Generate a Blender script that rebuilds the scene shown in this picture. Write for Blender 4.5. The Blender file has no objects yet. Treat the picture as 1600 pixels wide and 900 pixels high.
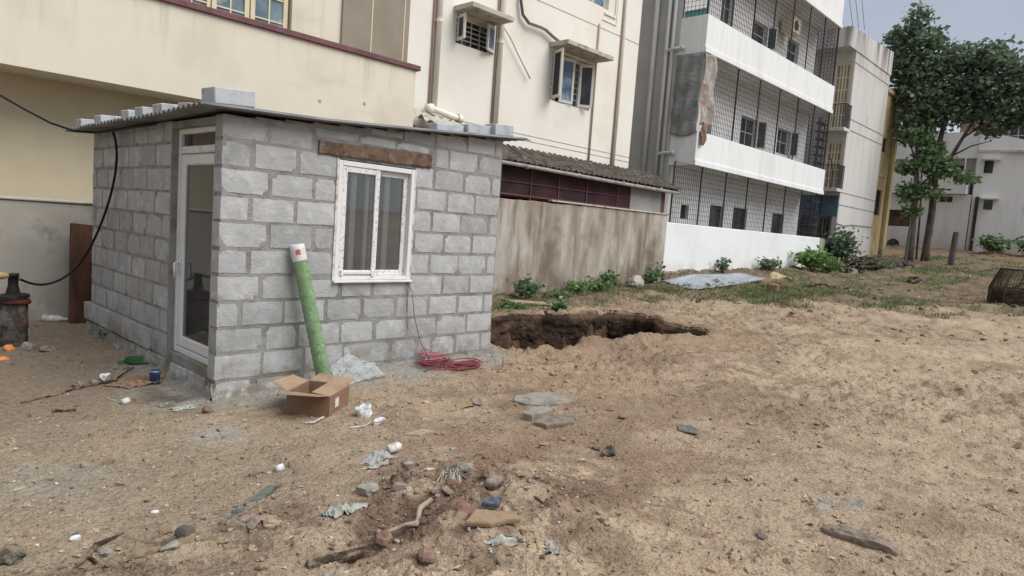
import bpy, math, random
import numpy as np
from mathutils import Vector, Matrix, Euler

SC = bpy.context.scene
COL = SC.collection
random.seed(11)
RNG = np.random.default_rng(11)
rad = math.radians

# ------------------------------------------------------------------ camera
CAM = bpy.data.cameras.new('camera')
CAM.sensor_width = 36.0
CAM.lens = 36.0 * 1059.12 / 1600.0
CAM.clip_start = 0.05
CAM.clip_end = 3000.0
cam = bpy.data.objects.new('camera', CAM)
COL.objects.link(cam)
CPOS = Vector((-2.2396, -5.2412, 1.5106))
YAW, PITCH, ROLL = rad(43.32087), rad(-5.2268), rad(4.14586)
fw = Vector((math.cos(PITCH) * math.cos(YAW), math.cos(PITCH) * math.sin(YAW), math.sin(PITCH)))
rt = fw.cross(Vector((0, 0, 1))).normalized()
up = rt.cross(fw)
r2 = rt * math.cos(ROLL) + up * math.sin(ROLL)
u2 = up * math.cos(ROLL) - rt * math.sin(ROLL)
mw = Matrix((r2, u2, -fw)).transposed().to_4x4()
mw.translation = CPOS
cam.matrix_world = mw
SC.camera = cam

# ------------------------------------------------------------------ light: overcast day
SUN_DIR = Vector((0.26, -0.74, 1.05)).normalized()      # towards the brightest part of the cloud
W = bpy.data.worlds.new('World')
SC.world = W
W.use_nodes = True
wn, wl = W.node_tree.nodes, W.node_tree.links
wn.clear()
wo = wn.new('ShaderNodeOutputWorld')
bg = wn.new('ShaderNodeBackground')
sky = wn.new('ShaderNodeTexSky')
sky.sky_type = 'NISHITA'
sky.sun_disc = False
sky.sun_elevation = math.asin(SUN_DIR.z)
sky.sun_rotation = math.atan2(SUN_DIR.x, SUN_DIR.y)
sky.altitude = 900
sky.dust_density = 3.0
tc = wn.new('ShaderNodeTexCoord')
mp = wn.new('ShaderNodeMapping')
mp.inputs['Scale'].default_value = (1.0, 1.0, 2.6)
cn = wn.new('ShaderNodeTexNoise')
cn.inputs['Scale'].default_value = 2.2
cn.inputs['Detail'].default_value = 5
cr = wn.new('ShaderNodeValToRGB')
cr.color_ramp.elements[0].position = 0.3
cr.color_ramp.elements[0].color = (1.9, 2.12, 2.5, 1)
cr.color_ramp.elements[1].position = 0.75
cr.color_ramp.elements[1].color = (2.75, 2.95, 3.25, 1)
mx = wn.new('ShaderNodeMix')
mx.data_type = 'RGBA'
mx.inputs[0].default_value = 0.88                        # cloud cover
wl.new(tc.outputs['Generated'], mp.inputs['Vector'])
wl.new(mp.outputs['Vector'], cn.inputs['Vector'])
wl.new(cn.outputs['Fac'], cr.inputs['Fac'])
wl.new(sky.outputs['Color'], mx.inputs[6])
wl.new(cr.outputs['Color'], mx.inputs[7])
wl.new(mx.outputs[2], bg.inputs['Color'])
bg.inputs['Strength'].default_value = 0.085
wl.new(bg.outputs['Background'], wo.inputs['Surface'])

SL = bpy.data.lights.new('sun', 'SUN')
SL.energy = 1.5
SL.angle = rad(48)
SL.color = (1.0, 0.975, 0.93)
so = bpy.data.objects.new('sun', SL)
COL.objects.link(so)
so.rotation_euler = (-SUN_DIR).to_track_quat('-Z', 'Y').to_euler()
so.location = (0, -20, 30)

SC.view_settings.view_transform = 'Standard'
SC.view_settings.look = 'None'
SC.view_settings.exposure = 1.24
SC.view_settings.gamma = 1.0
SC.view_settings.use_curve_mapping = False
SC.render.engine = 'CYCLES'
SC.cycles.max_bounces = 7
SC.cycles.diffuse_bounces = 3
SC.cycles.glossy_bounces = 3
SC.cycles.transmission_bounces = 5
SC.cycles.transparent_max_bounces = 8
SC.cycles.caustics_reflective = False
SC.cycles.caustics_refractive = False


# ------------------------------------------------------------------ helpers
def S(r, g, b, k=1.0):
    def l(c):
        c /= 255.0
        return (c / 12.92 if c <= 0.04045 else ((c + 0.055) / 1.055) ** 2.4) * k
    R_, G_, B_2 = l(r), l(g), l(b)
    y = .3 * R_ + .55 * G_ + .15 * B_2
    return tuple(y + (v - y) * .80 for v in (R_, G_, B_2))


MATS = {}


def mat(name, col, rough=0.85, layers=(), bump=(), orand=0.0, metal=0.0, spec=0.3, attr=None, coords='POS', trans=0.0, ior=1.45, alpha=None, emit=None, sss=None):
    """layers: (colour, scale (3 numbers or 1), low, high[, detail[, amount[, (z0, z1)]]]); bump: (scale, strength, distance)"""
    m = bpy.data.materials.new(name)
    m.use_nodes = True
    nt = m.node_tree
    N, L = nt.nodes, nt.links
    b = N['Principled BSDF']
    b.inputs['Roughness'].default_value = rough
    b.inputs['Metallic'].default_value = metal
    b.inputs['Specular IOR Level'].default_value = spec
    b.inputs['IOR'].default_value = ior
    b.inputs['Transmission Weight'].default_value = trans
    if coords == 'POS':
        g = N.new('ShaderNodeNewGeometry')
        vec = g.outputs['Position']
    else:
        g = N.new('ShaderNodeTexCoord')
        vec = g.outputs['Object']
    cur = None
    if attr:
        a = N.new('ShaderNodeAttribute')
        a.attribute_name = attr
        cur = a.outputs['Color']
    else:
        c = N.new('ShaderNodeRGB')
        c.outputs[0].default_value = (*col, 1)
        cur = c.outputs[0]

    def noise(scale, detail):
        n = N.new('ShaderNodeTexNoise')
        n.inputs['Scale'].default_value = 1.0
        n.inputs['Detail'].default_value = detail
        n.inputs['Roughness'].default_value = 0.6
        mpn = N.new('ShaderNodeMapping')
        if isinstance(scale, (int, float)):
            scale = (scale,) * 3
        mpn.inputs['Scale'].default_value = scale
        L.new(vec, mpn.inputs['Vector'])
        L.new(mpn.outputs['Vector'], n.inputs['Vector'])
        return n.outputs['Fac']

    for ly in layers:
        lc, sc_, lo, hi = ly[:4]
        det = ly[4] if len(ly) > 4 else 4
        amt = ly[5] if len(ly) > 5 else 1.0
        zr = ly[6] if len(ly) > 6 else None
        fac = noise(sc_, det)
        mr = N.new('ShaderNodeMapRange')
        mr.interpolation_type = 'SMOOTHSTEP'
        mr.inputs['From Min'].default_value = lo
        mr.inputs['From Max'].default_value = hi
        mr.inputs['To Max'].default_value = amt
        L.new(fac, mr.inputs['Value'])
        f = mr.outputs['Result']
        if zr:
            sx = N.new('ShaderNodeSeparateXYZ')
            L.new(vec, sx.inputs[0])
            mz = N.new('ShaderNodeMapRange')
            mz.inputs['From Min'].default_value = zr[1]
            mz.inputs['From Max'].default_value = zr[0]
            L.new(sx.outputs['Z'], mz.inputs['Value'])
            mu = N.new('ShaderNodeMath')
            mu.operation = 'MULTIPLY'
            L.new(f, mu.inputs[0])
            L.new(mz.outputs['Result'], mu.inputs[1])
            f = mu.outputs[0]
        mix = N.new('ShaderNodeMix')
        mix.data_type = 'RGBA'
        if lc == 'MUL':
            pass
        L.new(f, mix.inputs[0])
        L.new(cur, mix.inputs[6])
        if isinstance(lc, (int, float)):      # multiply the colour below by a number
            vm = N.new('ShaderNodeVectorMath')
            vm.operation = 'SCALE'
            vm.inputs['Scale'].default_value = lc
            L.new(cur, vm.inputs[0])
            L.new(vm.outputs[0], mix.inputs[7])
        else:
            mix.inputs[7].default_value = (*lc, 1)
        cur = mix.outputs[2]
    if orand:
        oi = N.new('ShaderNodeObjectInfo')
        mr = N.new('ShaderNodeMapRange')
        mr.inputs['To Min'].default_value = 1 - orand
        mr.inputs['To Max'].default_value = 1 + orand
        L.new(oi.outputs['Random'], mr.inputs['Value'])
        vm = N.new('ShaderNodeVectorMath')
        vm.operation = 'SCALE'
        L.new(cur, vm.inputs[0])
        L.new(mr.outputs['Result'], vm.inputs['Scale'])
        cur = vm.outputs[0]
    L.new(cur, b.inputs['Base Color'])
    if emit:
        L.new(cur, b.inputs['Emission Color'])
        b.inputs['Emission Strength'].default_value = emit
    if alpha is not None:
        b.inputs['Alpha'].default_value = alpha
    prev = None
    for (bs, st, dist) in bump:
        bn = N.new('ShaderNodeBump')
        bn.inputs['Strength'].default_value = st
        bn.inputs['Distance'].default_value = dist
        L.new(noise(bs, 3), bn.inputs['Height'])
        if prev:
            L.new(prev, bn.inputs['Normal'])
        prev = bn.outputs['Normal']
    if prev:
        L.new(prev, b.inputs['Normal'])
    MATS[name] = m
    return m


def origin_of(o):
    v = Vector((0, 0, 0))
    while o is not None:
        v = v + o.location
        o = o.parent
    return v


def tag(o, label=None, cat=None, group=None, kind=None):
    if label:
        o['label'] = label
    if cat:
        o['category'] = cat
    if group:
        o['group'] = group
    if kind:
        o['kind'] = kind
    return o


def thing(name, loc, label=None, cat=None, group=None, kind=None):
    o = bpy.data.objects.new(name, None)
    o.empty_display_size = 0.1
    COL.objects.link(o)
    o.location = loc
    return tag(o, label, cat, group, kind)


class MB:
    def __init__(s):
        s.v, s.f, s.c = [], [], []

    def add(s, vs, fs, col=None):
        n = len(s.v)
        s.v += [tuple(p) for p in vs]
        s.f += [tuple(i + n for i in q) for q in fs]
        if col is not None:
            s.c += [col] * len(vs)
        return s

    def box(s, x0, x1, y0, y1, z0, z1):
        return s.add([(x0, y0, z0), (x1, y0, z0), (x1, y1, z0), (x0, y1, z0), (x0, y0, z1), (x1, y0, z1), (x1, y1, z1), (x0, y1, z1)],
                     [(0, 3, 2, 1), (4, 5, 6, 7), (0, 1, 5, 4), (1, 2, 6, 5), (2, 3, 7, 6), (3, 0, 4, 7)])

    def cbox(s, x0, x1, y0, y1, z0, z1, c=0.006, jit=0.0, rnd=None):
        X, Y, Z = (x0, x1), (y0, y1), (z0, z1)
        vs, idx = [], {}
        for i in (0, 1):
            for j in (0, 1):
                for k in (0, 1):
                    sx, sy, sz = (1, -1)[i], (1, -1)[j], (1, -1)[k]
                    jx = [(rnd.uniform(-jit, jit) if rnd else 0) for _ in range(3)]
                    b = (X[i] + jx[0], Y[j] + jx[1], Z[k] + jx[2])
                    for a in range(3):
                        p = list(b)
                        for q, sg in ((0, sx), (1, sy), (2, sz)):
                            if q != a:
                                p[q] += sg * c
                        idx[(i, j, k, a)] = len(vs)
                        vs.append(tuple(p))
        I = lambda i, j, k, a: idx[(i, j, k, a)]
        fs = []
        for i in (0, 1):
            q = [I(i, 0, 0, 0), I(i, 1, 0, 0), I(i, 1, 1, 0), I(i, 0, 1, 0)]
            fs.append(q if i else q[::-1])
            q = [I(0, i, 0, 1), I(1, i, 0, 1), I(1, i, 1, 1), I(0, i, 1, 1)]
            fs.append(q[::-1] if i else q)
            q = [I(0, 0, i, 2), I(1, 0, i, 2), I(1, 1, i, 2), I(0, 1, i, 2)]
            fs.append(q if i else q[::-1])
        for i in (0, 1):
            for j in (0, 1):
                q = [I(i, j, 0, 0), I(i, j, 0, 1), I(i, j, 1, 1), I(i, j, 1, 0)]
                fs.append(q if (i == j) else q[::-1])
                q = [I(i, 0, j, 2), I(i, 0, j, 0), I(i, 1, j, 0), I(i, 1, j, 2)]
                fs.append(q if (i == j) else q[::-1])
                q = [I(0, i, j, 1), I(0, i, j, 2), I(1, i, j, 2), I(1, i, j, 1)]
                fs.append(q if (i == j) else q[::-1])
        for i in (0, 1):
            for j in (0, 1):
                for k in (0, 1):
                    q = [I(i, j, k, 0), I(i, j, k, 1), I(i, j, k, 2)]
                    fs.append(q if (i + j + k) % 2 else q[::-1])
        return s.add(vs, fs)

    def obox(s, c, size, rot, ch=0.0):
        t = MB()
        a, b, d = size[0] / 2, size[1] / 2, size[2] / 2
        if ch:
            t.cbox(-a, a, -b, b, -d, d, ch)
        else:
            t.box(-a, a, -b, b, -d, d)
        R = rot if isinstance(rot, Matrix) else Euler(rot).to_matrix()
        C = Vector(c)
        return s.add([tuple(R @ Vector(p) + C) for p in t.v], t.f)

    def bar(s, p, q, w, h=None, ch=0.0):
        """square bar from p to q"""
        p, q = Vector(p), Vector(q)
        d = q - p
        L = d.length
        z = d.normalized()
        ref = Vector((0, 0, 1)) if abs(z.z) < 0.9 else Vector((1, 0, 0))
        x = ref.cross(z).normalized()
        y = z.cross(x)
        R = Matrix((x, y, z)).transposed()
        return s.obox((p + q) / 2, (w, h or w, L), R, ch)

    def tube(s, pts, r, n=8, cap=True):
        P = [Vector(p) for p in pts]
        m = len(P)
        rs = r if isinstance(r, (list, tuple)) else [r] * m
        vs, fs = [], []
        t0 = (P[1] - P[0]).normalized()
        ref = Vector((0, 0, 1)) if abs(t0.z) < 0.9 else Vector((1, 0, 0))
        x = ref.cross(t0).normalized()
        for i in range(m):
            t = (P[min(i + 1, m - 1)] - P[max(i - 1, 0)]).normalized()
            x = (x - t * x.dot(t))
            x = x.normalized() if x.length > 1e-6 else Vector((1, 0, 0))
            y = t.cross(x)
            for k in range(n):
                a = 2 * math.pi * k / n
                vs.append(tuple(P[i] + (x * math.cos(a) + y * math.sin(a)) * rs[i]))
        for i in range(m - 1):
            for k in range(n):
                k2 = (k + 1) % n
                fs.append((i * n + k, i * n + k2, (i + 1) * n + k2, (i + 1) * n + k))
        if cap:
            fs.append(tuple(range(n))[::-1])
            fs.append(tuple((m - 1) * n + k for k in range(n)))
        return s.add(vs, fs)

    def lathe(s, prof, c, n=20, axis=(0, 0, 1)):
        """prof: (radius, height) pairs along the axis from c"""
        A = Vector(axis).normalized()
        ref = Vector((1, 0, 0)) if abs(A.x) < 0.9 else Vector((0, 1, 0))
        x = (ref - A * ref.dot(A)).normalized()
        y = A.cross(x)
        C = Vector(c)
        vs, fs = [], []
        for (r, h) in prof:
            for k in range(n):
                a = 2 * math.pi * k / n
                vs.append(tuple(C + A * h + (x * math.cos(a) + y * math.sin(a)) * r))
        for i in range(len(prof) - 1):
            for k in range(n):
                k2 = (k + 1) % n
                fs.append((i * n + k, i * n + k2, (i + 1) * n + k2, (i + 1) * n + k))
        return s.add(vs, fs)

    def grid(s, fn, nu, nv):
        vs = [fn(i / nu, j / nv) for j in range(nv + 1) for i in range(nu + 1)]
        fs = [(j * (nu + 1) + i, j * (nu + 1) + i + 1, (j + 1) * (nu + 1) + i + 1, (j + 1) * (nu + 1) + i) for j in range(nv) for i in range(nu)]
        return s.add(vs, fs)

    def sheet(s, fn, nu, nv, t=0.003, up_=(0, 0, 1)):
        """a grid with a thickness t below it, closed at the rim"""
        U = Vector(up_)
        top = [Vector(fn(i / nu, j / nv)) for j in range(nv + 1) for i in range(nu + 1)]
        n = len(top)
        vs = top + [p - U * t for p in top]
        w = nu + 1
        fs = []
        for j in range(nv):
            for i in range(nu):
                a, b, c, d = j * w + i, j * w + i + 1, (j + 1) * w + i + 1, (j + 1) * w + i
                fs.append((a, b, c, d))
                fs.append((a + n, d + n, c + n, b + n))
        for i in range(nu):
            fs.append((i, i + n, i + 1 + n, i + 1))
            a = nv * w + i
            fs.append((a, a + 1, a + 1 + n, a + n))
        for j in range(nv):
            a, b = j * w, (j + 1) * w
            fs.append((a, b, b + n, a + n))
            a, b = j * w + nu, (j + 1) * w + nu
            fs.append((a, a + n, b + n, b))
        return s.add(vs, fs)

    def build(s, name, m, parent=None, smooth=False, at=None, orphan_base=True):
        """one mesh object; vertices were given in world coordinates"""
        me = bpy.data.meshes.new(name)
        V = np.array(s.v, dtype=np.float64)
        if parent is not None:
            o0 = np.array(origin_of(parent))
            loc = (0, 0, 0)
        elif at is not None:
            o0 = np.array(at, dtype=float)
            loc = tuple(at)
        else:
            lo, hi = V.min(0), V.max(0)
            o0 = np.array([(lo[0] + hi[0]) / 2, (lo[1] + hi[1]) / 2, lo[2]])
            loc = tuple(o0)
        me.from_pydata((V - o0).tolist(), [], s.f)
        if s.c:
            ca = me.color_attributes.new('col', 'FLOAT_COLOR', 'POINT')
            ca.data.foreach_set('color', np.array([(*c[:3], 1) for c in s.c], dtype=np.float32).ravel())
        if isinstance(m, str):
            m = MATS[m]
        me.materials.append(m)
        if smooth:
            me.polygons.foreach_set('use_smooth', [True] * len(me.polygons))
        me.update()
        o = bpy.data.objects.new(name, me)
        COL.objects.link(o)
        o.location = loc
        o.parent = parent
        return o


def inst(src, name, loc, rot=(0, 0, 0), scale=(1, 1, 1), parent=None):
    """another object sharing src's mesh; loc in world coordinates"""
    o = bpy.data.objects.new(name, src)
    COL.objects.link(o)
    o.parent = parent
    o.location = Vector(loc) - (origin_of(parent) if parent else Vector((0, 0, 0)))
    o.rotation_euler = rot
    o.scale = scale
    return o


# ------------------------------------------------------------------ noise and the lie of the land
def _hash(ix, iy, seed):
    h = (ix * 374761393 + iy * 668265263 + seed * 1442695041) & 0xFFFFFFFF
    h = ((h ^ (h >> 13)) * 1274126177) & 0xFFFFFFFF
    h = (h ^ (h >> 16)) & 0xFFFFFFFF
    return h.astype(np.float64) / 4294967295.0


def vnoise(x, y, seed=0):
    x = np.asarray(x, dtype=np.float64)
    y = np.asarray(y, dtype=np.float64)
    ix, iy = np.floor(x).astype(np.int64), np.floor(y).astype(np.int64)
    fx, fy = x - ix, y - iy
    fx, fy = fx * fx * (3 - 2 * fx), fy * fy * (3 - 2 * fy)
    a, b = _hash(ix, iy, seed), _hash(ix + 1, iy, seed)
    c, d = _hash(ix, iy + 1, seed), _hash(ix + 1, iy + 1, seed)
    return (a + (b - a) * fx) * (1 - fy) + (c + (d - c) * fx) * fy


def fbm(x, y, seed=0, octaves=4, gain=0.5):
    t, amp, tot = 0, 1.0, 0.0
    for o in range(octaves):
        t = t + amp * vnoise(x * 2 ** o + 17.3 * o, y * 2 ** o - 9.1 * o, seed + o)
        tot += amp
        amp *= gain
    return t / tot


def sstep(a, b, x):
    t = np.clip((x - a) / (b - a), 0, 1)
    return t * t * (3 - 2 * t)


PIT = np.array([(3.28, .32), (3.9, -.12), (4.4, -.12), (4.9, .02), (5.5, -.18), (6.3, -.42), (6.85, -.52), (7.25, -.38), (7.5, .25), (7.75, 1.05), (7.75, 1.75), (6.95, 2.1), (6.2, 2.42), (5.5, 2.52), (4.6, 2.75), (3.5, 3.05), (3.28, 2.6)])


def pit_dist(x, y):
    """signed distance to the pit's rim, positive inside"""
    x = np.asarray(x, dtype=np.float64)
    y = np.asarray(y, dtype=np.float64)
    dmin = np.full(x.shape, 1e9)
    ins = np.zeros(x.shape, bool)
    n = len(PIT)
    for i in range(n):
        ax, ay = PIT[i]
        bx, by = PIT[(i + 1) % n]
        ex, ey = bx - ax, by - ay
        t = np.clip(((x - ax) * ex + (y - ay) * ey) / (ex * ex + ey * ey), 0, 1)
        dmin = np.minimum(dmin, np.hypot(x - ax - t * ex, y - ay - t * ey))
        cond = ((ay > y) != (by > y)) & (x < (bx - ax) * (y - ay) / (by - ay + 1e-12) + ax)
        ins ^= cond
    return np.where(ins, dmin, -dmin)


HX = [-400, -6, 0, 4, 8, 14, 20, 24, 28, 32, 37, 42, 60, 400]
HZ = [-.1, -.02, 0, .04, .10, .30, .46, .60, .90, 1.18, 1.55, 1.95, 2.3, 4.0]


def macro(x, y):
    x = np.asarray(x, dtype=np.float64)
    y = np.asarray(y, dtype=np.float64)
    z = np.interp(x, HX, HZ)
    # soil banked against the compound walls, the heap in the near ground and the hollow beside the box
    z = z + 0.20 * sstep(13.0, 14.5, x) * sstep(2.6, 4.2, y) * sstep(27, 22, x)
    z = z + 0.10 * np.exp(-(((x - 0.25) / .55) ** 2 + ((y + 3.15) / .8) ** 2))
    z = z + 0.05 * np.exp(-(((x + 0.6) / .9) ** 2 + ((y + 2.6) / .35) ** 2))
    z = z - 0.05 * np.exp(-(((x - 1.55) / .6) ** 2 + ((y + 1.35) / .45) ** 2))
    z = z + 0.06 * sstep(0.45, 0.0, np.hypot(np.maximum(np.maximum(-x, x - 3.05), 0), np.maximum(np.maximum(-y, y - 3.3), 0))) * sstep(-.5, 2.5, x - y * .3)
    return z


def pit_edge(x, y):
    return pit_dist(x, y) + (fbm(x * 2.2, y * 2.2, 70, 3) - .5) * .30 + (fbm(x * 9, y * 9, 75, 2) - .5) * .03


def H(x, y):
    """ground height"""
    x = np.asarray(x, dtype=np.float64)
    y = np.asarray(y, dtype=np.float64)
    z = macro(x, y)
    lump = sstep(1.0, 4.0, x + 0.3 * y) * 0.8 + 0.35 + 0.5 * np.exp(-(((x - 0.3) / .9) ** 2 + ((y + 3.1) / .8) ** 2))
    flat = sstep(-0.4, -1.6, x) * sstep(-1.5, 0.5, y)
    lump = lump * (1 - 0.6 * flat)
    z = z + (fbm(x * .8, y * .8, 3, 3) - .5) * .10 * (0.4 + 0.6 * lump)
    z = z + (fbm(x * 3.1, y * 3.1, 21, 3) - .5) * .065 * lump
    r = 1 - np.abs(2 * fbm(x * 6.5, y * 6.5, 33, 2) - 1)
    z = z + (r - .7) * .032 * lump
    z = z + (fbm(x * 15, y * 15, 41, 3) - .5) * .030 * (0.35 + 0.65 * lump)
    z = z + (fbm(x * 52, y * 52, 57, 2) - .5) * .012 * (0.5 + 0.5 * lump)
    mud = sstep(1.4, 4.0, x + .25 * y) * sstep(16, 9, x) + .9 * np.exp(-(((x - .2) / 1.1) ** 2 + ((y + 2.85) / .65) ** 2)) + .7 * np.exp(-(((x + 1.2) / .6) ** 2 + ((y + 2.35) / .3) ** 2))
    mud = mud * (.22 + .78 * sstep(.40, .58, fbm(x * .55 + 3.0, y * .95, 98, 3)))
    wx = x + .35 * fbm(x * 1.5, y * 1.5, 91, 2)
    z = z + mud * (.020 * sstep(.50, .58, fbm(wx * 2.6, y * 3.6, 92, 4)) + .026 * sstep(.53, .57, fbm(wx * 5.2, y * 7.5, 93, 4)) + .014 * sstep(.54, .58, fbm(wx * 12, y * 15, 97, 3)) - .034 * sstep(.57, .63, fbm(wx * 2.8, y * 4.2, 94, 4)))
    rough = sstep(9.5, 13, x + .4 * y)
    z = z + rough * ((fbm(x * 1.3, y * 1.9, 95, 4) - .5) * .16 + .05 * sstep(.52, .64, fbm(x * 2.6, y * 3.4, 96, 3)))
    d = pit_edge(x, y)
    z = z + .07 * np.exp(-((d + .12) / .16) ** 2) * sstep(2.0, .5, y)
    ledge = fbm(x * 3.3, y * 3.3, 80, 2)
    z = z - .55 * sstep(0.0, .12, d) - .6 * sstep(.10 + .12 * ledge, .26 + .16 * ledge, d) - .2 * sstep(.4, .9, d)
    z = z + sstep(.0, .1, d) * sstep(.6, .3, d) * (fbm(x * 12, y * 12, 82, 3) - .5) * .22
    return z


# ------------------------------------------------------------------ materials
def glass_mat(name):
    '''clear window glass: mirror by Fresnel (both faces), the rest passes straight through'''
    m = bpy.data.materials.new(name)
    m.use_nodes = True
    N, L = m.node_tree.nodes, m.node_tree.links
    N.clear()
    o = N.new('ShaderNodeOutputMaterial')
    mixs = N.new('ShaderNodeMixShader')
    tr = N.new('ShaderNodeBsdfTransparent')
    tr.inputs['Color'].default_value = (.93, .95, .95, 1)
    df = N.new('ShaderNodeBsdfDiffuse')
    df.inputs['Color'].default_value = (.50, .53, .54, 1)
    dust = N.new('ShaderNodeMixShader')
    dust.inputs[0].default_value = .09
    gl = N.new('ShaderNodeBsdfGlossy')
    gl.inputs['Roughness'].default_value = .03
    gl.inputs['Color'].default_value = (.95, .95, .95, 1)
    fr = N.new('ShaderNodeFresnel')
    fr.inputs['IOR'].default_value = 1.55
    L.new(fr.outputs[0], mixs.inputs[0])
    L.new(tr.outputs[0], dust.inputs[1])
    L.new(df.outputs[0], dust.inputs[2])
    L.new(dust.outputs[0], mixs.inputs[1])
    L.new(gl.outputs[0], mixs.inputs[2])
    L.new(mixs.outputs[0], o.inputs['Surface'])
    MATS[name] = m


mat('block', S(168, 169, 169), .93, [(S(184, 185, 185), 7, .45, .7, 5), (S(146, 146, 145), 11, .52, .74, 5, .6), (S(148, 148, 147), 4.5, .54, .70, 5, .6), (.90, 2.0, .5, .75, 3, .7), (S(138, 126, 106), 5, .42, .64, 4, .75, (.15, .5))], [(130, .7, .006), (28, .6, .010)], orand=.14)
mat('block_dark', S(112, 111, 108), .93, [(S(140, 139, 135), 9, .45, .7, 5)], [(110, .5, .006)])
mat('mortar', S(148, 147, 144), .95, [(S(120, 119, 117), 5, .42, .68, 5), (S(160, 158, 154), 18, .55, .75, 4, .6), (S(128, 114, 92), 3.5, .42, .66, 4, .8, (.1, .45))], [(60, .8, .012), (200, .4, .004)])
mat('cement', S(142, 139, 131), .95, [(S(120, 112, 98), 5, .4, .65, 5), (S(168, 166, 160), 14, .5, .72, 4)], [(70, .8, .012)])
mat('roof_block', S(186, 190, 194), .92, [(S(165, 168, 170), 9, .45, .7, 5)], [(120, .4, .005)], orand=.06)
mat('roof_metal', S(128, 131, 133), .55, [(S(100, 100, 98), 6, .4, .7, 5, .8), (S(150, 152, 154), 2, .5, .7, 3, .7)], [(40, .15, .003)], metal=.35, spec=.5)
mat('zinc', S(172, 181, 190), .42, [(S(140, 146, 152), (1.2, 8, 8), .4, .65, 5, .7), (S(128, 122, 116), 5, .62, .75, 4, .6)], [(30, .1, .003)], metal=.45, spec=.5)
mat('lintel', S(122, 98, 80), .95, [(S(98, 76, 62), 9, .4, .65, 5), (S(142, 121, 100), 20, .5, .7, 4, .7)], [(45, .9, .02), (160, .4, .005)])
mat('upvc', S(222, 222, 222), .35, [(S(196, 196, 192), 6, .5, .8, 3, .5)], spec=.5)
mat('upvc_tape', S(222, 222, 222), .4, [(S(160, 163, 170), (60, 60, 34), .57, .62, 1, .8), (S(196, 196, 192), 6, .5, .8, 3, .5)], spec=.5)
glass_mat('glass')
mat('tube_white', S(205, 206, 206), .4)
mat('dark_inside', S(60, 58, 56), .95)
mat('cream_left', S(222, 212, 191), .9, [(S(212, 200, 177), 1.3, .4, .7, 4, .8), (S(200, 182, 156), 2.2, .68, .8, 5, .45), (S(178, 166, 144), (6, 6, .35), .5, .72, 5, .55, (4.03, 3.2)), (S(186, 172, 148), (.5, .5, 1.4), .55, .7, 5, .35)], [(50, .12, .004)])
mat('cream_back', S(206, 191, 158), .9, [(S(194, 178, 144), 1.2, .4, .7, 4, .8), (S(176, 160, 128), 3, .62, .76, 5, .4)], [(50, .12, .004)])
mat('maroon', S(126, 82, 86), .7, [(S(108, 66, 72), 5, .4, .7)], [(60, .2, .004)])
mat('taupe', S(150, 140, 122), .85, [(S(140, 130, 112), 1.5, .4, .7)])
mat('cream_mid', S(230, 226, 215), .9, [(S(224, 217, 202), .8, .4, .7, 4), (S(208, 197, 180), (3, 3, .5), .62, .8, 5, .45)], [(45, .12, .004)])
mat('pipe_cream', S(228, 222, 208), .6, [(S(210, 201, 184), (6, 6, 1.5), .5, .75, 4, .7)])
mat('stain', S(182, 150, 132), .9, [(S(196, 172, 150), (6, 6, 1.5), .45, .65, 4)])
mat('weathered', S(186, 180, 166), .92, [(S(140, 132, 116), 4, .48, .7, 5), (S(108, 102, 92), 8, .6, .75, 5, .7)], [(40, .3, .006)])
mat('wood_cream', S(218, 205, 168), .7, [(S(190, 172, 132), (20, 20, 3), .5, .75, 4, .6)])
mat('win_white', S(206, 204, 196), .6)
mat('pane', S(120, 142, 152), .12, [(S(84, 104, 116), 1.6, .4, .65, 3), (S(168, 182, 186), 2.6, .58, .7, 3, .7)], spec=.6)
mat('pane_blue', S(70, 92, 122), .1, [(S(128, 156, 180), 1.4, .45, .6, 3)], spec=.6)
mat('pane_dark', S(40, 42, 46), .12, [(S(64, 68, 72), 2, .45, .65, 3)], spec=.5)
mat('grey_wall', S(168, 161, 148), .95, [(S(188, 182, 170), 1.6, .45, .7, 5, .8), (S(128, 122, 112), 3.2, .5, .72, 6, .75), (S(104, 99, 90), (7, 7, 2.5), .6, .76, 5, .5), (S(130, 112, 88), 2, .3, .6, 4, .8, (0, .5))], [(35, .3, .006)])
mat('brown_wall', S(160, 147, 130), .95, [(S(190, 182, 170), (1.8, 1.8, .6), .42, .66, 6, .9), (S(108, 92, 74), (4.2, 4.2, .35), .52, .72, 6, .75), (S(98, 84, 68), (.7, .7, .6), .52, .68, 5, .75), (S(206, 200, 190), (10, 10, .9), .66, .74, 4, .8), (S(122, 104, 80), (1.5, 1.5, .8), .48, .66, 5, .6), (S(104, 90, 70), 2.2, .35, .6, 5, .8, (.2, .8))], [(30, .35, .006)])
mat('white_paint', S(230, 232, 232), .8, [(S(212, 214, 214), (3.5, 3.5, .35), .45, .7, 5, .7), (S(180, 182, 182), (9, 9, .6), .66, .8, 4, .45)], [(40, .1, .004)])
mat('white_wall', S(234, 236, 236), .8, [(S(220, 223, 224), .7, .4, .7, 4, .8), (S(196, 186, 168), 2.4, .35, .6, 4, .8, (.5, .95))], [(40, .1, .004)])
mat('white_inner', S(226, 225, 224), .9, [(S(208, 206, 204), 1.2, .45, .7, 4, .8)])
mat('grey_side', S(192, 191, 189), .9, [(S(176, 175, 172), .9, .4, .7, 4, .8), (S(158, 156, 152), (5, 5, .7), .6, .76, 5, .5)], [(40, .12, .004)])  # side wall in shadow: its shade put into the grey, shared by window frames
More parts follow.
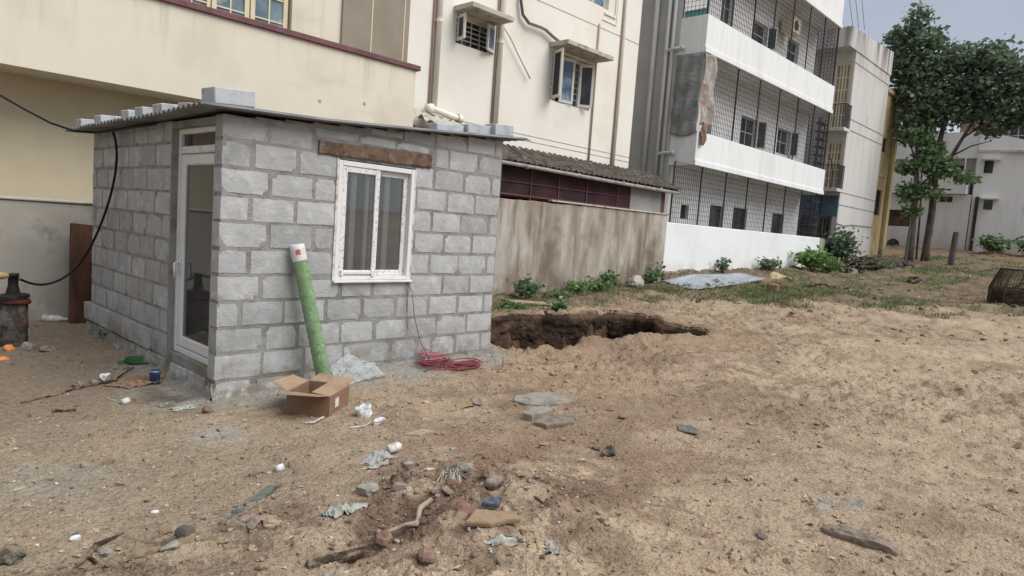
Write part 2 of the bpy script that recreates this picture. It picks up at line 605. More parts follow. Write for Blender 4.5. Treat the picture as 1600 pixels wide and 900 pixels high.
mat('tower', S(204, 200, 196), .92, [(S(188, 184, 180), (2.2, 2.2, .22), .45, .68, 5, .8), (S(104, 100, 96), (3.6, 3.6, .3), .42, .64, 5, .95, (10.3, 8.4)), (S(160, 156, 152), (1.2, 1.2, .4), .58, .72, 5, .6), (S(196, 170, 140), 1.5, .3, .6, 4, .8, (1.0, 2.2))], [(30, .2, .006)])
mat('tower_line', S(170, 164, 158), .9)
mat('yellow_wall', S(202, 178, 120), .9, [(S(182, 156, 100), 1.2, .42, .7, 4), (S(120, 100, 66), 2.5, .4, .65, 4, .8, (1, 2.4))], [(30, .2, .005)])
mat('far_white', S(222, 221, 218), .92, [(S(206, 205, 202), (1.6, 1.6, .25), .45, .7, 5, .8), (S(176, 173, 168), (3, 3, .3), .6, .75, 5, .5), (S(196, 174, 148), 1.2, .3, .6, 4, .85, (1.6, 3.2))], [(25, .2, .006)])
mat('panel_grey', S(150, 149, 147), .9, [(S(138, 137, 134), 2, .4, .7)])
mat('brick_red', S(108, 70, 62), .9)
mat('terracotta', S(176, 132, 108), .9, [(S(156, 110, 88), 1.5, .4, .7)])
mat('iron', S(62, 62, 66), .7)
mat('iron_rust', S(74, 56, 46), .85, [(S(46, 36, 32), 9, .45, .65, 4)])
mat('net_green', S(142, 147, 144), .95, [(S(108, 116, 114), (5, 5, 3), .42, .65, 4, .7), (S(144, 148, 142), (9, 9, 2), .55, .72, 4, .6)], [((4, 4, 14), .9, .04)])
mat('sack_cloth', S(156, 146, 140), .95, [(S(190, 184, 178), 5, .5, .68, 4), (S(168, 92, 74), 2.6, .57, .66, 4, .8)], [(14, .8, .03)])
mat('rust_cloth', S(152, 114, 98), .95, [(S(120, 110, 90), 5, .45, .65, 4)], [(14, .8, .03)])
mat('teal', S(96, 172, 164), .8)
mat('blue_panel', S(84, 116, 132), .8, [(S(66, 96, 112), 1.2, .4, .7, 4)])
mat('tile', S(98, 88, 78), .95, [(S(70, 64, 56), 5, .42, .65, 5), (S(130, 120, 106), 9, .55, .72, 4, .8), (S(84, 84, 66), 3, .6, .75, 4, .6)], [(50, .5, .008)])
mat('lean_mesh', S(70, 44, 48), .9, [(S(50, 34, 38), 2.2, .42, .66, 4), (S(90, 60, 62), (6, 6, 1), .6, .75, 4, .6)], [(120, .4, .006)])
mat('lean_frame', S(108, 62, 70), .75)
mat('gutter', S(156, 152, 148), .5, [(S(128, 122, 116), 5, .45, .7, 4)])
mat('pvc_grey', S(196, 196, 194), .55, [(S(170, 168, 164), (4, 4, 1), .5, .72, 4, .7)])
mat('cardboard', S(146, 114, 88), .9, [(S(136, 98, 68), 3, .4, .7, 4), (S(120, 86, 60), 9, .58, .75, 4, .6)], [(60, .15, .003)])
mat('cardboard_in', S(168, 138, 106), .9, [(S(148, 118, 88), 4, .4, .7, 4)])
mat('label_white', S(216, 210, 206), .6, [(S(150, 146, 150), (90, 90, 40), .55, .62, 2, .7)])
mat('roll_green', S(118, 154, 106), .3, [(S(176, 200, 160), 60, .60, .66, 2, .9), (S(86, 126, 80), 30, .52, .64, 3, .8), (S(120, 140, 70), 8, .58, .72, 3, .5)], [(55, .5, .006)], spec=.5)
mat('roll_white', S(214, 210, 206), .6, [(S(180, 170, 164), 8, .5, .7, 4, .7)])
mat('roll_red', S(196, 84, 80), .6)
mat('bag_white', S(216, 218, 220), .45, [(S(186, 188, 192), 14, .45, .7, 4), (S(148, 128, 104), 13, .46, .62, 4, .7)], [(30, .6, .01)])
mat('film', S(206, 210, 212), .25, [(S(170, 174, 176), 12, .45, .7, 4)], [(24, .8, .02)], alpha=.30, spec=.6)
mat('cable_red', S(146, 58, 74), .5)
mat('cable_red2', S(190, 78, 96), .5)
mat('cable_black', S(26, 26, 26), .6)
mat('wire_grey', S(96, 96, 98), .5)
mat('plank_brown', S(92, 56, 38), .7, [(S(62, 38, 28), (10, 10, 1.2), .45, .68, 5), (S(112, 72, 48), (4, 4, .8), .55, .72, 4, .6)], [((60, 60, 5), .3, .004)])
mat('casing', S(98, 90, 82), .85, [(S(60, 50, 44), 12, .42, .62, 5), (S(142, 136, 128), 16, .58, .72, 5, .8), (S(112, 60, 46), 6, .6, .72, 4, .7)], [(40, .5, .01)])
mat('red_cap', S(112, 44, 38), .7, [(S(76, 40, 38), 8, .4, .7)])
mat('black_rubber', S(34, 34, 34), .6, [(S(60, 58, 56), 8, .5, .72)])
mat('brass', S(176, 150, 86), .5)
mat('orange', S(230, 140, 30), .6)
mat('tin_blue', S(48, 76, 132), .35, [(S(150, 170, 204), (24, 24, 18), .6, .64, 2, .8)], spec=.5)
mat('tin_metal', S(160, 160, 160), .35, metal=.6)
mat('plastic_green', S(42, 92, 44), .45, [(S(70, 120, 62), 6, .5, .7)])
mat('plastic_white', S(214, 214, 212), .5, [(S(186, 184, 178), 10, .5, .7, 4, .6), (S(148, 128, 104), 13, .46, .62, 4, .7)])
mat('plastic_clear', S(166, 172, 164), .3, [(S(126, 136, 130), 14, .45, .65, 4), (S(148, 128, 104), 13, .46, .62, 4, .7)], [(30, .5, .01)])
mat('plastic_teal', S(70, 122, 128), .5)
mat('plastic_blue', S(60, 80, 96), .6, layers=[(S(148, 128, 104), 13, .46, .62, 4, .7)])
mat('slate_cloth', S(104, 106, 98), .8, [(S(70, 80, 80), 20, .45, .65, 4), (S(148, 128, 104), 13, .46, .62, 4, .7)], [(30, .6, .01)])
mat('brick', S(132, 98, 80), .95, [(S(112, 78, 64), 14, .42, .65, 5), (S(152, 122, 100), 22, .55, .72, 4, .7), (S(148, 128, 104), 13, .46, .62, 4, .7)], [(60, .7, .01)], orand=.1)
mat('rock', S(142, 128, 114), .95, [(S(108, 94, 82), 14, .42, .65, 5), (S(170, 160, 148), 26, .55, .72, 4, .8), (S(148, 128, 104), 13, .46, .62, 4, .7)], [(50, .8, .012)], orand=.1)
mat('rock_dark', S(84, 80, 72), .95, [(S(56, 56, 50), 12, .42, .65, 5), (S(128, 122, 108), 24, .55, .72, 4, .8), (S(148, 128, 104), 13, .46, .62, 4, .7)], [(50, .8, .012)])
mat('slab_grey', S(150, 145, 134), .95, [(S(116, 112, 104), 7, .42, .65, 5), (S(160, 158, 150), 20, .55, .72, 4, .6), (S(148, 128, 104), 13, .46, .62, 4, .7)], [(60, .6, .01)])
mat('wood_dark', S(74, 58, 44), .95, [(S(50, 40, 32), (14, 14, 14), .42, .65, 5), (S(148, 128, 104), 13, .46, .62, 4, .7)], [(40, .6, .01)])
mat('wood_pale', S(168, 150, 122), .9, [(S(136, 118, 94), 18, .45, .66, 4), (S(148, 128, 104), 13, .46, .62, 4, .7)], [(50, .4, .006)])
mat('foam_tan', S(158, 132, 100), .95, [(S(150, 112, 72), 14, .42, .65, 5), (S(148, 128, 104), 13, .46, .62, 4, .7)], [(40, .6, .01)])
mat('fibre', S(196, 188, 172), .9, [(S(150, 140, 122), 30, .45, .66, 4)])
mat('jute', S(150, 118, 88), .95, [(S(116, 88, 64), 30, .42, .62, 4), (S(176, 146, 110), 50, .55, .7, 3, .7)], [(90, .8, .01)])
mat('yellow_clay', S(140, 122, 90), .95, [(S(112, 96, 72), 16, .42, .62, 4)], [(40, .7, .012)])
mat('bark', S(104, 96, 84), .95, [(S(76, 70, 62), (6, 6, 2), .42, .65, 5), (S(132, 126, 112), (8, 8, 3), .55, .72, 4, .7)], [((14, 14, 5), .6, .02)])
mat('post_wood', S(104, 98, 90), .95, [(S(76, 70, 64), (8, 8, 2), .42, .65, 5)], [(30, .4, .01)])
mat('leaf', (0, 0, 0), .55, attr='col', spec=.35)
_n, _l = MATS['leaf'].node_tree.nodes, MATS['leaf'].node_tree.links      # leaves let some light through
_t = _n.new('ShaderNodeBsdfTranslucent')
_m = _n.new('ShaderNodeMixShader')
_m.inputs[0].default_value = .35
_a = [n for n in _n if n.type == 'ATTRIBUTE'][0]
_l.new(_a.outputs['Color'], _t.inputs['Color'])
_l.new(_n['Principled BSDF'].outputs[0], _m.inputs[1])
_l.new(_t.outputs[0], _m.inputs[2])
_l.new(_m.outputs[0], _n['Material Output'].inputs['Surface'])
mat('dirtbits', (0, 0, 0), .95, attr='col', bump=[(70, .6, .008)])
mat('burlap_far', S(196, 176, 128), .9, [(S(166, 138, 92), 5, .45, .65, 4)], [(14, .8, .03)])
mat('haypile', S(92, 84, 74), .95, [(S(64, 58, 52), 6, .45, .65, 4)])
mat('ground', (0, 0, 0), .96, [(.60, 52, .5, .62, 4, .65), (1.28, 75, .54, .66, 3, .55), (.70, 20, .5, .66, 6, .6), (.86, 7, .48, .7, 5, .6)], [(120, 1.0, .010), (34, 1.0, .026)], attr='col', spec=.2)


# ------------------------------------------------------------------ the ground: one sheet out to the horizon
def ground_colour(x, y, z):
    def c(r, g, b):
        return np.array(S(r, g, b))
    n1 = fbm(x * .9, y * .9, 101, 4)
    n2 = fbm(x * 3.5, y * 3.5, 111, 4)
    n3 = fbm(x * 11, y * 11, 121, 3)
    sand = c(174, 151, 123)
    col = np.tile(sand, (len(x), 1))

    def mixin(cc, f):
        nonlocal col
        f = np.clip(f, 0, 1)[:, None]
        col = col * (1 - f) + np.asarray(cc) * f
    mixin(c(188, 166, 134), sstep(.5, .7, n1) * .7)
    mixin(c(146, 123, 95), sstep(.52, .68, n2) * .6)
    mixin(c(130, 108, 84), sstep(.56, .72, n3) * .5)
    mixin(c(126, 106, 86), sstep(.56, .70, fbm((x + .35 * fbm(x * 1.5, y * 1.5, 91, 2)) * 2.8, y * 4.2, 94, 4)) * sstep(1.4, 4.0, x + .25 * y) * .45)  # hollows tinted darker as damp, painted in to strengthen their faint shading
    mixin(c(190, 169, 138), sstep(.5, .64, fbm(x * .45, y * .8, 171, 3)) * sstep(2, 5, x) * .5)
    # greyer trodden sand in front of the door
    mixin(c(152, 137, 114), sstep(1.2, -.6, x) * sstep(-4, -2, y) * .75 * (.6 + .6 * n2))
    mixin(c(130, 116, 97), sstep(.2, -.5, x) * sstep(-.8, .6, y) * .8)
    # red earth thrown out of the pit and turned over near the camera
    d = pit_dist(x, y)
    mixin(c(158, 129, 102), sstep(1.5, .2, -d + (n2 - .5) * 1.9) * sstep(2.4, .8, y) * .8)
    mixin(c(140, 112, 90), np.exp(-(((x - .6) / 1.2) ** 2 + ((y + 2.65) / .8) ** 2)) * sstep(.28, .55, n2) * 1.1)
    mixin(c(106, 84, 67), np.exp(-(((x - .05) / 1.0) ** 2 + ((y + 2.85) / .5) ** 2)) * sstep(.38, .60, n3 * .5 + n2 * .5) * 1.0)
    mixin(c(112, 92, 74), np.exp(-(((x + 1.2) / .6) ** 2 + ((y + 2.35) / .25) ** 2)) * sstep(.4, .6, n2) * .9)
    mixin(c(164, 132, 104), np.exp(-(((x - 2.9) / 1.5) ** 2 + ((y + 1.7) / 1.0) ** 2)) * sstep(.32, .6, n1 * .4 + n2 * .6) * .75)
    mixin(c(134, 110, 88), sstep(.56, .66, fbm(x * .8 + 7, y * 1.3, 181, 4)) * sstep(.5, 2.5, x) * sstep(12, 8, x) * .5)
    # damp hollow by the box and the puddle track
    mixin(c(126, 104, 80), np.exp(-(((x - 1.55) / .75) ** 2 + ((y + 1.2) / .45) ** 2)) * sstep(.3, .6, n1 * .5 + n2 * .5) * 1.1)
    # cement washed down along the hut, and two gravel spills
    dh = np.hypot(np.maximum(np.maximum(-x, x - 3.05), 0), np.maximum(-y, 0))
    mixin(c(150, 146, 137), sstep(.52, .05, dh + (n2 - .5) * .7) * sstep(3.6, 3.0, x) * sstep(2.2, .8, y) * .9)
    mixin(c(158, 154, 146), sstep(.3, .0, np.hypot((x + .35), (y + .95) * 1.4) + (n2 - .5) * .7) * .7)
    mixin(c(150, 148, 140), sstep(.5, .1, np.hypot((x + 1.25), (y + 1.25)) + (n2 - .5) * .8) * .5)
    mixin(c(92, 86, 78), np.exp(-(((x + .28) / .2) ** 2 + ((y - .15) / .33) ** 2)) * sstep(.3, .5, n2) * 1.0)
    # weedy soil farther back
    far = sstep(-1.2, 1.6, (x - 11.0) * .55 + (y - 1.0) * .9 + (n1 - .5) * 6.0) * sstep(8, 11, x)
    far = np.maximum(far, sstep(2.0, 3.4, y + (n1 - .5) * 2.0) * sstep(3.2, 4.5, x))
    mixin(c(122, 104, 80), far * .9)
    mixin(c(96, 82, 62), far * sstep(.5, .66, n2) * .7)
    mixin(c(92, 102, 60), far * sstep(.47, .62, fbm(x * .55, y * .9, 131, 4)) * .75)
    mixin(c(128, 98, 76), sstep(34, 40, x) * .7)
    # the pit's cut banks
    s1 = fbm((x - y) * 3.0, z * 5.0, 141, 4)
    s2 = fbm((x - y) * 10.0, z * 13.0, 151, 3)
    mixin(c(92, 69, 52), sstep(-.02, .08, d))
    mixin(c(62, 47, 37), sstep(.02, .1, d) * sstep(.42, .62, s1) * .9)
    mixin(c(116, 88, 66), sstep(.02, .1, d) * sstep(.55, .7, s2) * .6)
    mixin(c(58, 46, 37), sstep(.3, .6, d))  # floor painted darker for the shade down in the pit
    return col * np.array([1.12, 1.10, 1.09])


def make_ground():
    a_mid = YAW
    fine = np.linspace(-rad(62), rad(62), 760)
    rest = np.linspace(rad(62), 2 * math.pi - rad(62), 90)[1:-1]
    ang = np.concatenate([fine, rest]) + a_mid
    r = np.concatenate([[0.02, .4, .8, 1.1], np.exp(np.linspace(math.log(1.4), math.log(14), 620)), np.exp(np.linspace(math.log(14.1), math.log(70), 150)), np.exp(np.linspace(math.log(74), math.log(900), 24))])
    na, nr = len(ang), len(r)
    A, Rr = np.meshgrid(ang, r)
    X = (CPOS.x + Rr * np.cos(A)).ravel()
    Y = (CPOS.y + Rr * np.sin(A)).ravel()
    Zg = H(X, Y)
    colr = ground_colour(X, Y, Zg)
    V = np.stack([X, Y, Zg], 1)
    i = np.arange(na)
    i2 = (i + 1) % na
    q = []
    for j in range(nr - 1):
        q.append(np.stack([j * na + i, (j + 1) * na + i, (j + 1) * na + i2, j * na + i2], 1))
    Q = np.concatenate(q)
    me = bpy.data.meshes.new('ground')
    me.vertices.add(len(V))
    me.vertices.foreach_set('co', V.ravel())
    me.loops.add(Q.size)
    me.loops.foreach_set('vertex_index', Q.ravel().astype(np.int32))
    me.polygons.add(len(Q))
    me.polygons.foreach_set('loop_start', np.arange(0, Q.size, 4, dtype=np.int32))
    me.polygons.foreach_set('loop_total', np.full(len(Q), 4, dtype=np.int32))
    me.polygons.foreach_set('use_smooth', np.ones(len(Q), bool))
    me.update(calc_edges=True)
    ca = me.color_attributes.new('col', 'FLOAT_COLOR', 'POINT')
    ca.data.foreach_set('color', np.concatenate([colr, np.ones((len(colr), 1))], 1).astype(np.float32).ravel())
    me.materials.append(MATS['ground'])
    o = bpy.data.objects.new('ground', me)
    COL.objects.link(o)
    tag(o, 'rough sandy building plot with red earth and weedy soil behind', None, kind='structure')
    return o


make_ground()


def pit_bank():
    '''crumbling cut soil on the far sides of the pit'''
    rim = [PIT[i] for i in range(6, len(PIT))]
    seg = np.array(rim)
    ds = np.concatenate([[0], np.cumsum(np.hypot(*np.diff(seg, axis=0).T))])
    ns, nv = 420, 46
    s = np.linspace(0, ds[-1], ns)
    px, py = np.interp(s, ds, seg[:, 0]), np.interp(s, ds, seg[:, 1])
    kx = np.convolve(np.pad(px, 12, mode='edge'), np.ones(25) / 25, 'valid')
    ky = np.convolve(np.pad(py, 12, mode='edge'), np.ones(25) / 25, 'valid')
    tx, ty = np.gradient(kx), np.gradient(ky)
    L = np.hypot(tx, ty)
    nx, ny = -ty / L, tx / L                      # inward (the outline runs counter-clockwise)
    t = np.linspace(-.5, .6, 300)
    X = kx[:, None] + nx[:, None] * t
    Y = ky[:, None] + ny[:, None] * t
    dd = pit_edge(X.ravel(), Y.ravel()).reshape(X.shape)
    hit = np.argmax(dd > .0, axis=1)
    t0 = t[hit]
    t0 = np.convolve(np.pad(t0, 3, mode='edge'), np.ones(7) / 7, 'valid')
    ex, ey = kx + nx * t0, ky + ny * t0
    z0 = H(ex - nx * .05, ey - ny * .05)
    z0 = np.convolve(np.pad(z0, 5, mode='edge'), np.ones(11) / 11, 'valid') - .004
    v = np.linspace(0, 1, nv)
    S_, V_ = np.meshgrid(s, v, indexing='ij')
    dep = 1.25 * V_
    off = -.03 + .08 * V_ + (.12 * (fbm(S_ * 2.1, V_ * 3.0, 160, 3) - .5) + .10 * (fbm(S_ * 6, V_ * 9, 161, 3) - .5) + .035 * (fbm(S_ * 22, V_ * 30, 162, 2) - .5)) * sstep(0, .22, V_)
    off = off + .10 * sstep(.0, .10, V_)
    Xp = ex[:, None] + nx[:, None] * off
    Yp = ey[:, None] + ny[:, None] * off
    Zp = z0[:, None] + .004 - dep
    a = fbm(S_ * 2.2, V_ * 3.0, 163, 4)
    b = fbm(S_ * 12, V_ * 15, 164, 3)
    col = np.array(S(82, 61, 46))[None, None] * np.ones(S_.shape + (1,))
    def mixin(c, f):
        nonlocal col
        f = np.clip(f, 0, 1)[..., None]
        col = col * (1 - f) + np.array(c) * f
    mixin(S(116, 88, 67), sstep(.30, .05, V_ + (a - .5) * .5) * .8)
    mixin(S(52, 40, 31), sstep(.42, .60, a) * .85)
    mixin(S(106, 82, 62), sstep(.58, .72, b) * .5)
    mixin(S(52, 40, 32), sstep(.5, .9, V_) * .6)  # darker downwards: the pit's deep shade put into the soil colour
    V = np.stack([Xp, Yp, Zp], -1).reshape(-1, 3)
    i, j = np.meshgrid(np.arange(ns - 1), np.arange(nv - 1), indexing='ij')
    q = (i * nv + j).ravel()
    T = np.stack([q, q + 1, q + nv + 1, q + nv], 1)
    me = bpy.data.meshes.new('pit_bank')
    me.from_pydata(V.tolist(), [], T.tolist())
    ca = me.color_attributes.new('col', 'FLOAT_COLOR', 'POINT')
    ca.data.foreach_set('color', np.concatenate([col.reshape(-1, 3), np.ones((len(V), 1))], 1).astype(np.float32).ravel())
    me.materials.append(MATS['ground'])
    me.update()
    o = bpy.data.objects.new('pit_bank', me)
    COL.objects.link(o)
    tag(o, 'crumbling dark earth bank of the dug pit', kind='structure')


pit_bank()
_LX, _LY = np.arange(-2.6, 3.4, .015), np.arange(-4.8, 1.7, .015)
_LUT = H(*np.meshgrid(_LX, _LY))


def Hs(x, y):
    i, j = (x + 2.6) / .015, (y + 4.8) / .015
    if 0 <= i < len(_LX) - 2 and 0 <= j < len(_LY) - 2:
        a, b = int(i), int(j)
        u, v = i - a, j - b
        return float((_LUT[b, a] * (1 - u) + _LUT[b, a + 1] * u) * (1 - v) + (_LUT[b + 1, a] * (1 - u) + _LUT[b + 1, a + 1] * u) * v)
    return float(H(np.array([x]), np.array([y]))[0])


# ------------------------------------------------------------------ the concrete block hut
HUT = thing('block_hut', (1.5, 1.65, 0), 'small grey concrete block hut with tin roof, white door and window', 'hut')
LX, LY, TH = 3.03, 3.31, .15
CH = .21


def course_z(k):
    return 2.226 - .21 * k          # top of course k


def roof_z(x):
    return 2.205 + .076 * x         # underside of the roof along the walls


def block_meshes(tagname, n=10):
    out = []
    rr = random.Random(5)
    for q in range(n):
        b = MB()
        # front face (local -y) subdivided a little so that each block is worn differently
        nx, nz = 6, 3
        Lx, Lz, D = .385, .198, .13
        vs, fs = [], []
        for j in range(nz + 1):
            for i in range(nx + 1):
                ex = min(i, nx - i) == 0
                ez = min(j, nz - j) == 0
                x = -Lx / 2 + Lx * i / nx + rr.uniform(-.004, .004)
                z = -Lz / 2 + Lz * j / nz + rr.uniform(-.003, .003)
                y = rr.uniform(-.0015, .0015) + (.003 if (ex or ez) else 0) + (.008 if (ex and ez and rr.random() < .25) else 0)
                vs.append((x, y, z))
        w = nx + 1
        for j in range(nz):
            for i in range(nx):
                fs.append((j * w + i, j * w + i + 1, (j + 1) * w + i + 1, (j + 1) * w + i))
        rim = [i for i in range(w)] + [j * w + nx for j in range(1, nz + 1)] + [nz * w + i for i in range(nx - 1, -1, -1)] + [j * w for j in range(nz - 1, 0, -1)]
        n0 = len(vs)
        for i in rim:                # a worn arris, then the sides going back
            x, y, z = vs[i]
            vs.append((x * (1 + .010), .010, z * (1 + .018)))
        n1 = len(vs)
        for i in rim:
            x, y, z = vs[i]
            vs.append((x * (1 + .010), D, z * (1 + .018)))
        m = len(rim)
        for i in range(m):
            k = (i + 1) % m
            fs.append((rim[i], n0 + i, n0 + k, rim[k]))
            fs.append((n0 + i, n1 + i, n1 + k, n0 + k))
        fs.append(tuple(n1 + i for i in range(m)))
        b.add(vs, fs)
        me = bpy.data.meshes.new(tagname)
        me.from_pydata(b.v, [], [f[::-1] for f in b.f])
        me.materials.append(MATS['block'])
        me.update()
        out.append(me)
    return out


BLK = block_meshes('concrete_block')
BR = random.Random(3)
WX0, WX1, WZ0, WZ1 = 1.01, 1.85, .92, 1.985       # window opening
DY0, DY1, DZ0, DZ1 = .155, 1.03, .19, 2.135       # door opening

# mortar bodies of the four walls, 9 mm behind the block faces
m = MB()
m.box(.005, WX0, .005, TH, 0, 2.20)
m.box(WX1, LX - .005, .005, TH, 0, 2.30)
m.box(WX0, WX1, .005, TH, 0, WZ0)
m.box(WX0, WX1, .005, TH, WZ1, 2.26)
for i in range(12):                                # sloping top
    xa, xb = .01 + i * .2508, .01 + (i + 1) * .2508
    m.box(xa, xb, .0055, TH - .001, 2.19, roof_z(xa) - .006)
front_wall = m.build('front_wall', 'mortar', HUT)
m = MB()
m.box(.005, TH, DY1, LY - .01, 0, 2.20)
m.box(.005, TH, .1505, DY1, 0, DZ0)
m.box(.005, TH, .1505, DY1, DZ1, 2.19)
left_wall = m.build('side_wall', 'mortar', HUT)
m = MB()
m.box(LX - TH, LX - .01, TH + .001, LY - .01, 0, roof_z(LX) - .03)
right_wall = m.build('side_wall', 'mortar', HUT)
m = MB()
m.box(TH + .001, LX - TH - .001, LY - TH, LY - .01, 0, 2.2)
back_wall = m.build('back_wall', 'mortar', HUT)
m = MB()
m.box(.16, LX - .16, .16, LY - .16, -.3, .12)
m.build('floor_slab', 'cement', HUT)


def lay(wall, a, b, z0, z1, side, gap=.011, proud=0.0):
    """one block from a to b along the wall, z0 to z1"""
    L, Hh = b - a - 2 * gap, z1 - z0 - 2 * gap * .9
    if L < .03 or Hh < .03:
        return
    me = BLK[BR.randrange(len(BLK))]
    j = BR.uniform(-.003, .002)
    tw = BR.uniform(-.012, .012)
    sc = (L / .389, 1, Hh / .2016)
    mid, zc = (a + b) / 2, (z0 + z1) / 2 + BR.uniform(-.002, .002)
    if side == 'front':
        o = inst(me, 'concrete_block', (mid, j - proud, zc), (0, tw * .5, 0), sc, wall)
    elif side == 'left':
        o = inst(me, 'concrete_block', (j - proud, mid, zc), (0, 0, -math.pi / 2), sc, wall)
    else:
        o = inst(me, 'concrete_block', (LX - j + proud, mid, zc), (0, 0, math.pi / 2), sc, wall)
    return o


EVEN = [.0, .39, .79, 1.18, 1.57, 1.88, 2.27, 2.66, 3.03]
ODD = [.0, .235, .625, 1.02, 1.42, 1.75, 2.09, 2.485, 2.885, 3.03]
FR = {-1: [.95, 1.32, 1.70, 2.08, 2.50, 2.91, 3.03], 0: [0, .38, .77, 1.22, 1.62, 2.08, 2.27, 2.67, 3.03], 1: ODD, 2: EVEN, 3: ODD, 4: EVEN, 5: ODD,
      6: [0, .34, .70, 1.08, 1.43, 1.86, 2.28, 2.66, 3.03], 7: [0, .18, .56, .95, 1.33, 1.71, 2.11, 2.50, 2.89, 3.03],
      8: [0, .39, .69, 1.11, 1.47, 1.86, 2.24, 2.65, 3.03], 9: [0, .38, .76, 1.15, 1.67, 2.0, 2.19, 2.50, 2.88, 3.05]}
LINT = (.81, 2.03, 2.005, 2.125)
for k, js in FR.items():
    zt, zb = course_z(k), course_z(k + 1)
    for a, b in zip(js[:-1], js[1:]):
        a = a + (BR.uniform(-.012, .012) if a > 0.05 else (-.018 if k >= 0 else 0))
        t = min(zt, roof_z((a + b) / 2) - .015)
        bb = b
        segs = [(a, bb, zb, t)]
        if k in (1, 2, 3, 4, 5):                      # cut at the window
            if a < WX1 and bb > WX0:
                segs = []
                if a < WX0 - .04:
                    segs.append((a, WX0, zb, t))
                if bb > WX1 + .04:
                    segs.append((WX1, bb, zb, t))
        if k == 6 and a < WX1 and bb > WX0:
            segs = [(a, bb, zb, min(t, WZ0 + .015))]
        if k == 0 and a < LINT[1] and bb > LINT[0]:   # the lintel takes the lower part of this course
            segs = [(a, bb, LINT[3] + .006, t)]
            if a < LINT[0] - .1:
                segs = [(a, LINT[0], zb, t), (LINT[0], bb, LINT[3] + .006, t)]
            elif bb > LINT[1] + .04:
                segs = [(a, LINT[1], LINT[3] + .006, t), (LINT[1], bb, zb, t)]
        for s_ in segs:
            lay(front_wall, *s_, 'front', gap=BR.uniform(.011, .020))
for a, b in [(.0, .30), (.33, .72), (.75, 1.13), (1.2, 1.5), (1.58, 2.0), (2.1, 2.45), (2.5, 2.86)]:   # footing course, half buried
    o = lay(front_wall, a, b, -.06, .118, 'front', gap=.012, proud=.006)
LEV = [1.03, 1.23, 1.62, 2.0, 2.39, 2.77, 3.17, 3.31]
LOD = [1.03, 1.40, 1.78, 2.15, 2.54, 2.945, 3.31]
for k in range(0, 10):
    js = LEV if k % 2 == 0 else LOD
    for a, b in zip(js[:-1], js[1:]):
        a = a + (BR.uniform(-.01, .01) if a > 1.1 else 0)
        lay(left_wall, a, b, course_z(k + 1), min(course_z(k), 2.195), 'left', gap=BR.uniform(.010, .017), proud=(.035 if k == 9 and a > 1.3 else 0))
for a, b in [(.16, .52), (.54, .90), (1.0, 1.38), (1.4, 1.75), (1.8, 2.2), (2.25, 2.6), (2.65, 3.0), (3.02, 3.4)]:
    lay(left_wall, a, b, -.08, .12, 'left', gap=.012, proud=.02)
lay(left_wall, 3.22, 3.43, .125, .33, 'left', proud=.04)
for k in range(-1, 10):                                # the side towards the pit
    js = [.15, .54, .93, 1.32, 1.71, 2.1, 2.49, 2.88, 3.31] if k % 2 else [.15, .35, .74, 1.13, 1.52, 1.91, 2.3, 2.69, 3.08, 3.31]
    for a, b in zip(js[:-1], js[1:]):
        lay(right_wall, a, b, course_z(k + 1), min(course_z(k), roof_z(LX) - .02), 'right', gap=.010)

# rough cement footing along the two walls in view
m = MB()


def foot_front(u, v):
    x = -.03 + 3.10 * u
    n = float(fbm(np.array([x * 4.0]), np.array([v * 2.2]), 5, 3)[0])
    n2_ = float(fbm(np.array([x * 13.0]), np.array([v * 5.2]), 15, 2)[0])
    y = .006 - .075 * v ** 2.2 * (.4 + n) - .022 * (n2_ - .5) - .10 * max(v - .8, 0) * n
    return (x, y, (.075 + .05 * n) * (1 - v) + (-.05) * v)


m.grid(lambda u, v: foot_front(u, 1 - v), 90, 9)
m.build('footing', 'cement', HUT, smooth=True)
m = MB()


def foot_left(u, v):
    y = -.01 + 3.42 * u
    n = float(fbm(np.array([y * 4.0]), np.array([v * 2.2]), 7, 3)[0])
    n2_ = float(fbm(np.array([y * 13.0]), np.array([v * 5.2]), 17, 2)[0])
    x = -.006 - .075 * v ** 2.2 * (.4 + n) - .022 * (n2_ - .5) - .10 * max(v - .8, 0) * n
    return (x, y, (.09 + .05 * n) * (1 - v) + (-.05) * v)


m.grid(lambda u, v: foot_left(1 - u, 1 - v), 90, 9)
m.build('footing', 'cement', HUT, smooth=True)

# lintel: a rough brown plank of stone over the window
m = MB()


def lintel_pt(x, t):
    return x


N_ = 26
vs, fs = [], []
rr = random.Random(21)
for i in range(N_ + 1):
    u = i / N_
    x = LINT[0] + (LINT[1] - LINT[0]) * u
    zb = 2.000 + .012 * u + rr.uniform(-.005, .005)
    zt = 2.112 + .035 * u + rr.uniform(-.005, .005)
    yf = -.020 + rr.uniform(-.004, .004)
    vs += [(x, yf + .008, zb), (x, yf, zb + .012), (x, yf, zt - .012), (x, yf + .008, zt), (x, .12, zt), (x, .12, zb)]
for i in range(N_):
    for k in range(6):
        k2 = (k + 1) % 6
        fs.append((i * 6 + k, (i + 1) * 6 + k, (i + 1) * 6 + k2, i * 6 + k2))
fs.append((5, 4, 3, 2, 1, 0)[::-1])
fs.append(tuple(N_ * 6 + k for k in range(6))[::-1])
m.add(vs, [f[::-1] for f in fs])
tag(m.build('lintel', 'lintel', HUT), 'rough brown lintel over the window')

